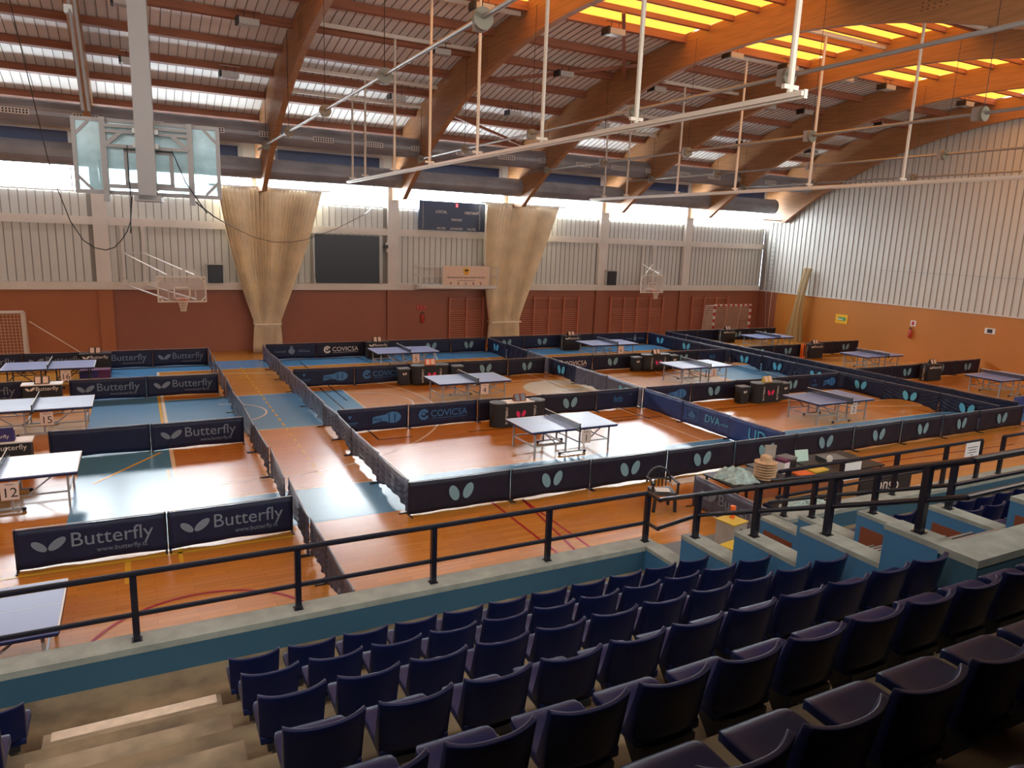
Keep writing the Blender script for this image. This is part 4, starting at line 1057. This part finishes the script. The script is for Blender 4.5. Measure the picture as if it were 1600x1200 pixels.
TABS = [(10.28, 16.57, '1', .01, 'front table with pale reflections, nearest the seats in the middle court'), (20.93, 16.49, '2', 0, 'front table of the right-middle court beside the red-emblem umpire box'),
 (20.91, 23.21, '3', 0, 'middle table of the right-middle court, on the bright floor'), (10.28, 23.05, '4', 0, 'table numbered 4, directly behind table 1'), (10.16, 29.71, '5', 0, 'table numbered 5, farthest in the middle court below the black screen'),
 (20.81, 29.65, '6', 0, 'table numbered 6, farthest in the right-middle court below the wall bars'), (-2.64, 17.04, '12', 0, 'table numbered 12, left edge, second from the stands'),
 (-2.63, 23.01, '15', 0, 'table numbered 15, left edge behind table 12'), (-2.46, 10.4, '11', 0, 'table cut by the left edge just beyond the guard rail'),
 (32.2, 23.21, None, 0, 'table in the right court in front of the yellow poster'), (32.42, 17.16, None, 0, 'table at the right edge near the orange wall'), (32.0, 29.8, None, 0, 'farthest table in the right court next to the hanging net')]
for x, y, nn, rz, lab in TABS:
    lab = 'blue table tennis ' + lab
    if first[0]:
        first[0] = False; t = tp; t.location = (x, y, 0); t.rotation_euler = (0, 0, rz); tag(t, lab, 'table tennis table', 'blue table tennis tables')
    else: t = copy_tree(base, (x, y, 0), rz, lab)
    if first and nn == '1':
        base = tp
    TABS_O = t
    t['_n'] = nn or ''
# number cards added after copying so that copies stay clean
for o in [o for o in COL.objects if o.get('_n') is not None]:
    if o['_n']: number_card(o, o['_n'], .30 if o['_n'] != '12' else .22)
    del o['_n']
t16 = table_proto(legm=M_legblk); t16.location = (-2.83, 29.3, 0)
tag(t16, 'table tennis table numbered 16 on black legs, farthest at the left edge', 'table tennis table', 'blue table tennis tables'); number_card(t16, '16', .5)

# ------------------------------------------------------------------ umpire tables and what stands on them
def umpire_table(x, y, rz, lab, style, s=1.0):
    e = empty('umpire_table', (x, y, 0), rz, lab, 'umpire table', 'umpire tables')
    W, D, H = .68*s, .25, .76
    if style == 'box':       # printed folding case with two towel trays and pink wings
        b = MB(); b.box(-W, W, -D, D, .03, H-.02, M_dark)
        for sx in (-1, 1): b.lathe((sx*W, 0, .03), [(D, 0), (D, H-.05)], M_dark, 20)
        b.build('body', e)
        b = MB()
        for sx in (-1, 1):
            n_ = 20; b.lathe((sx*W, 0, H-.02), [(D+.012, 0), (D+.012, .025)], M_grey2, n_); b.lathe((sx*W, 0, H+.002), [(D-.05, 0), (D-.05, .006)], M_black, n_)
        b.box(-W+.2, W-.2, -D+.02, D-.02, H-.02, H, M_paper if s > .9 else M_black); b.build('top', e)
        b = MB(); wings(b, 0, .40, .17, M_pink, -D-.006); b.build('logo', e)
        part(text_mesh('BUTTERFLY', .105, M_logoW), 'lettering', e, (-W*.72, -D-.006, .38), (PI/2, -PI/2, 0)); part(text_mesh('BUTTERFLY', .105, M_logoW), 'lettering', e, (W*.72, -D-.006, .38), (PI/2, -PI/2, 0))
    else:                   # black cloth table with Butterfly band
        b = MB(); b.box(-.5*s, .5*s, -.2, .2, .02, .74, M_dark); b.build('cloth', e)
        b = MB(); b.box(-.54*s, .54*s, -.24, .24, .74, .77, M_paper if style == 'white' else M_black); b.build('top', e)
        b = MB(); wings_wide(b, -.3, .62, .12, M_logoW, -.206); b.build('logo', e)
        part(text_mesh('Butterfly', .17, M_logoW), 'lettering', e, (.13, -.206, .63), (PI/2, 0, 0))
        if style == 'stripe':
            part(text_mesh('BUTTERFLY', .13, M_logoW), 'lettering', e, (-.51*s, -.0, .38), (PI/2, -PI/2, -PI/2))
    return e
def counter(x, y, z, lab, col=M_black, digits=True, rz=0):
    e = empty('score_counter', (x, y, z), rz, lab, 'score counter', 'flip score counters')
    b = MB(); b.prism([(-.2, -.1, 0), (-.2, .1, 0), (-.2, .0, .22)], (.4, 0, 0), col); b.build('stand', e)
    b = MB()
    for sx in (-.1, .1):
        b.add([(sx-.07, -.098, .02), (sx+.07, -.098, .02), (sx+.07, -.014, .205), (sx-.07, -.014, .205)], [(0, 1, 2, 3)], M_card if digits else M_logoG)
    b.build('number_flaps', e)
UM = [(10.3, 19.25, 0, 'box', 1, 'black umpire box with pink butterfly wings behind table 1'), (20.85, 19.2, 0, 'box', .72, 'black umpire box with pink wings and water bottles left of table 2'),
 (9.95, 25.95, 0, 'box', .75, 'black umpire box with pink wings behind table 4'), (20.9, 25.9, 0, 'box', .75, 'black umpire box with pink wings behind table 3'),
 (9.75, 32.25, 0, 'cloth', 1, 'black-clothed umpire table behind table 5'), (20.3, 32.3, 0, 'stripe', 1, 'black-clothed umpire table behind table 6'),
 (-1.55, 31.6, 0, 'cloth', 1, 'black-clothed umpire table lettered Butterfly behind table 16'), (-2.75, 25.9, 0, 'white', 1, 'black-clothed umpire table with white top behind table 15'), (-2.85, 19.2, 0, 'white', 1, 'black-clothed umpire table with white top behind table 12'),
 (31.6, 32.6, 0, 'stripe', 1, 'black-clothed umpire table at the far right corner'), (32.1, 26.6, 0, 'stripe', 1, 'black-clothed umpire table beside the orange post in the right court'), (32.25, 20.15, 0, 'stripe', 1, 'black-clothed umpire table in front of the orange wall at the right')]
cards = ['orange and brown', 'amber', 'amber', 'black', 'black', 'black', 'black', 'black', 'purple', 'black', 'black', 'black']
for i, (x, y, rz, sty, s, lab) in enumerate(UM):
    umpire_table(x, y, rz, lab, sty, s)
    z = .765 if sty == 'box' else .772
    counter(x+(0 if i else .05), y, z, '%s counter on the %s' % (cards[i], lab.replace('black-clothed ', '').replace('black ', '')), {0: mat('box_brown', (.16, .04, .02), .6), 1: M_ochre, 2: M_orng}.get(i, M_purple if i == 8 else M_black), i not in (0,))
for x, y, l in ((10.05, 19.2, 'behind table 1'),):
    pass
# purple towel banner on the umpire table at the left edge
e = empty('cloth_banner', (-2.95, 19.05, .775), 0, 'purple Butterfly banner on the umpire table behind table 12', 'banner')
MB().box(-.45, .3, -.02, .02, .0, .32, M_purple).build('cloth', e); part(text_mesh('Butterfly', .12, M_logoW), 'lettering', e, (0, -.024, .12), (PI/2, 0, 0))
# small folding chairs / towel boxes beside boxes
def towel_box(x, y, lab, col=M_black):
    e = empty('towel_box', (x, y, 0), 0, lab, 'towel box', 'towel boxes')
    b = MB(); b.box(-.2, .2, -.15, .15, .02, .62, M_dark); b.build('body', e)
    b = MB(); b.box(-.22, .22, -.17, .17, .62, .66, M_grey2); b.build('rim', e)
    b = MB(); wings(b, 0, .45, .08, M_logoW, -.156); b.build('logo', e)
towel_box(8.92, 26.05, 'small black towel box left of the umpire box behind table 4'); towel_box(11.15, 26.05, 'small black towel box right of the umpire box behind table 4')
towel_box(19.9, 26.0, 'small black towel box left of the umpire box behind table 3'); towel_box(22.0, 26.0, 'small black towel box right of the umpire box behind table 3')
towel_box(19.75, 19.3, 'small black towel box left of the umpire box behind table 2'); towel_box(21.9, 19.35, 'small black towel box right of the umpire box behind table 2')
b = MB(); b.box(-.09, .09, -.09, .09, 0, .75, M_orng); b.box(-.05, .05, -.095, -.09, .1, .7, M_ink)
o = b.build('court_post', label='short orange post with dark print standing left of the right-court umpire table', cat='post'); o.location = (31.45, 26.75, 0)
b = MB(); b.box(-.5, .5, -.25, .25, 0, .32, M_magenta); b.box(-.5, .1, -.28, -.24, .05, .3, M_purple)
o = b.build('sports_bag', label='magenta and purple bag on the floor behind table 16', cat='bag'); o.location = (-1.55, 30.6, 0)

# ------------------------------------------------------------------ merchandise desk in front of the stands
def trestle(x0, x1, y0, y1, lab, mtop):
    e = empty('trestle_table', ((x0+x1)/2, (y0+y1)/2, 0), 0, lab, 'table'); W, D = (x1-x0)/2, (y1-y0)/2
    MB().box(-W, W, -D, D, .71, .745, mtop).build('tabletop', e)
    for sx in (-1, 1):
        for sy in (-1, 1): MB().box(sx*(W-.06)-.02, sx*(W-.06)+.02, sy*(D-.06)-.02, sy*(D-.06)+.02, 0, .71, M_black).build('leg', e)
    return e
t1 = trestle(10.9, 12.28, 10.5, 11.55, 'black-topped table heaped with mint shirts beside the front courts', M_black)
t2 = trestle(12.35, 15.6, 10.5, 11.75, 'long dark table with boxes and laptop beside the front courts', M_black)
barrier(10.74, 11.62, 10.66, 9.3, 'barrier lettered Butterfly at the left end of the shirt table', 'word', 'flat', M_grape)
t3 = empty('banner_stand', (15.2, 10.1, 0), 0, 'low black banner lettered in white in front of the long table', 'banner')
MB().box(-1.0, .8, -.03, .03, .05, .74, M_dark).build('cloth', t3); part(text_mesh('onso', .42, M_logoW), 'lettering', t3, (-.05, -.035, .45), (PI/2, math.radians(6), 0))
def heap(x, y, z, sx, sy, h, seed, lab, mt=M_shirt, nm='shirt_pile', cat='shirts'):
    def f(u, v):
        a = 2*PI*u; r = v
        rr = 1+.12*math.sin(5*a+seed)+.08*math.sin(11*a+2*seed)
        return (x+sx*r*rr*math.cos(a), y+sy*r*rr*math.sin(a), z+.012+h*(1-r**2.2)+.035*math.sin(9*a*1+6*r+seed)*r*(1-r)*3+.02*math.sin(23*r+7*a))
    b = MB(); b.grid(f, 60, 14, mt); b.add([(x+sx*math.cos(2*PI*i/24), y+sy*math.sin(2*PI*i/24), z+.008) for i in range(24)], [tuple(range(24))], mt)
    return b.build(nm, smooth=True, label=lab, cat=cat)
heap(11.38, 11.05, .745, .43, .46, .2, 1, 'heap of mint-green shirts on the left table beside the stacked straw hats', M_shirt)
b = MB(); b.box(11.4, 12.9, 9.4, 10.25, 0, .02, M_dark)
for q_ in (9.4, 10.23): b.box(11.4, 12.9, q_, q_+.02, .02, .45, M_navy)
for q_ in (11.4, 12.88): b.box(q_, q_+.02, 9.42, 10.23, .02, .45, M_navy)
b.box(11.42, 12.88, 9.42, 10.23, .02, .40, M_dark)
b.build('shirt_crate', label='dark low crate of shirts in front of the shirt table', cat='crate')
heap(12.15, 9.83, .405, .62, .34, .12, 7, 'mint shirts with green print lying in the low crate', M_shirt, 'shirt_spread')
for i in range(7):
    b = MB(); z = .746+.058*i
    b.lathe((12.02, 10.85, z), [(.24, 0), (.245, .012), (.15, .03), (.13, .055)] if i < 6 else [(.24, 0), (.245, .012), (.13, .03), (.12, .13), (.09, .16)], M_straw, 24)
    b.build('straw_hat', label='beige straw hat, %s from the bottom of the hat stack' % ORD[i+1] if i < 6 else 'beige straw hat topping the hat stack', cat='hat', group='stacked straw hats', smooth=False)
def desk_box(x, y, z, sx, sy, sz, mt, nm, lab, cat, rz=0, extra=None):
    e = empty(nm, (x, y, z), rz, lab, cat)
    MB().box(-sx/2, sx/2, -sy/2, sy/2, 0, sz, mt).build('body', e)
    b = MB(); b.box(-sx/2-.006, sx/2+.006, -sy/2-.006, sy/2+.006, sz-.05 if sz > .1 else sz, sz+.006, extra or mt); b.build('lid', e)
    return e
desk_box(12.72, 11.0, .745, .22, .22, .3, M_paper, 'gift_box', 'white and magenta patterned box next to the straw hats', 'box', .2, M_magenta)
desk_box(13.05, 11.2, .745, .36, .3, .27, M_black, 'printer_case', 'black case behind the patterned box on the long table', 'case', .1, M_grey2)
desk_box(12.9, 11.55, .745, .03, .26, .45, M_carton, 'card_sheet', 'beige card standing upright on the long table', 'card', 1.2)
e = empty('laptop', (13.78, 11.25, .746), -.12, 'open laptop with mint-green back on the long table', 'laptop')
MB().box(-.19, .19, -.14, .12, 0, .02, M_black).build('keyboard_base', e); MB().prism([(-.19, .12, .02), (-.19, .135, .02), (-.19, .2, .28), (-.19, .185, .28)], (.38, 0, 0), M_mint).build('screen', e)
desk_box(13.6, 10.8, .745, .5, .3, .03, M_ochre, 'folder', 'flat ochre folder on the near edge of the long table', 'folder', .1)
desk_box(13.05, 10.7, .745, .42, .28, .025, M_orng, 'folder', 'flat orange folder on the long table', 'folder', -.1)
desk_box(14.6, 11.2, .745, .6, .42, .09, M_black, 'equipment_case', 'flat black equipment case at the right end of the long table', 'case', -.15, M_grey2)
b = MB(); b.lathe((14.2, 10.95, .745), [(.035, 0), (.035, .05), (.01, .08), (.01, .1)], M_white, 12); b.tube((14.2, 10.93, .9), (14.2, 10.97, .9), .09, M_white, 16)
b.build('desk_fan', label='small white round desk fan on the long table', cat='fan')
# boxes on the stairwell landing
def carton(x, y, z, s, h, lab, rz=.15):
    e = empty('cardboard_box', (x, y, z), rz, lab, 'box', 'boxes on the stairwell landing')
    MB().box(-s/2, s/2, -s/2, s/2, 0, h, M_carton).build('body', e); MB().box(-s/2-.01, s/2+.01, -s/2-.01, s/2+.01, h, h+.02, M_ochre).build('lid', e)
    MB().box(-.02, .05, -s/2-.004, -s/2, h*.25, h*.8, M_ink).build('print', e)
carton(7.85, 7.5, 1.0, .3, .22, 'lower grey box with ochre lid on the stairwell landing')
carton(8.2, 7.95, 1.0, .34, .42, 'taller grey box with yellow lid on the stairwell landing')
b = MB(); b.lathe((8.25, 8.0, 1.442), [(.04, 0), (.045, .16), (.045, .2)], M_orng, 12); b.build('drink_cup', label='orange paper cup standing on the taller grey box', cat='cup')
heap(9.6, 9.3, 0, .3, .25, .3, 2, 'crumpled white bag on the floor between shirt table and stand', M_paper, 'plastic_bag', 'bag')
# black plastic armchair
e = empty('plastic_armchair', (9.95, 11.75, 0), math.radians(-20), 'black plastic armchair alone in front of the long barrier row', 'chair')
for sx in (-.24, .24):
    for sy in (-.22, .22): MB().prism([(sx-.03, sy-.03, 0), (sx+.03, sy-.03, 0), (sx+.03, sy+.03, 0), (sx-.03, sy+.03, 0)], (-sx*.1, 0, .41), M_black).build('leg', e)
b = MB(); b.slab(lambda u, v: ((u-.5)*.5, (v-.5)*.5, .43-.03*math.sin(PI*u)), lambda u, v: ((u-.5)*.5, (v-.5)*.5, .40-.03*math.sin(PI*u)), 8, 8, M_black); b.build('seat', e, smooth=True)
b = MB()
arcp = [(.27*math.cos(a)*-1, .26+.03*math.sin(a), .52+.34*math.sin(a)) for a in [PI*i/14 for i in range(15)]]
b.path(arcp, .022, M_black, 6)
for i in range(-2, 3): b.tube((i*.08, .25, .43), (i*.09, .28, .84-abs(i)*.05), .014, M_black, 5)
b.tube((-.26, .26, .6), (.26, .26, .6), .015, M_black, 5); b.build('backrest', e)
for sx in (-1, 1):
    b = MB(); b.box(sx*.28-.025, sx*.28+.025, -.24, .26, .63, .66, M_black); b.box(sx*.28-.02, sx*.28+.02, -.22, -.17, .4, .64, M_black); b.build('armrest', e)
b = MB(); b.box(-.15, .16, -.12, .12, .42, .435, M_paper)
o = b.build('folded_paper', label='white papers lying on the black armchair', cat='paper'); o.location = (9.95, 11.75, 0); o.rotation_euler = (0, 0, -.5)
b = MB(); b.box(11.2, 13.3, 12.88, 13.1, .005, .05, M_white); b.build('foam_strip', label='long white strip lying at the foot of the front barrier row', cat='strip')
print('all done', len(bpy.data.objects))
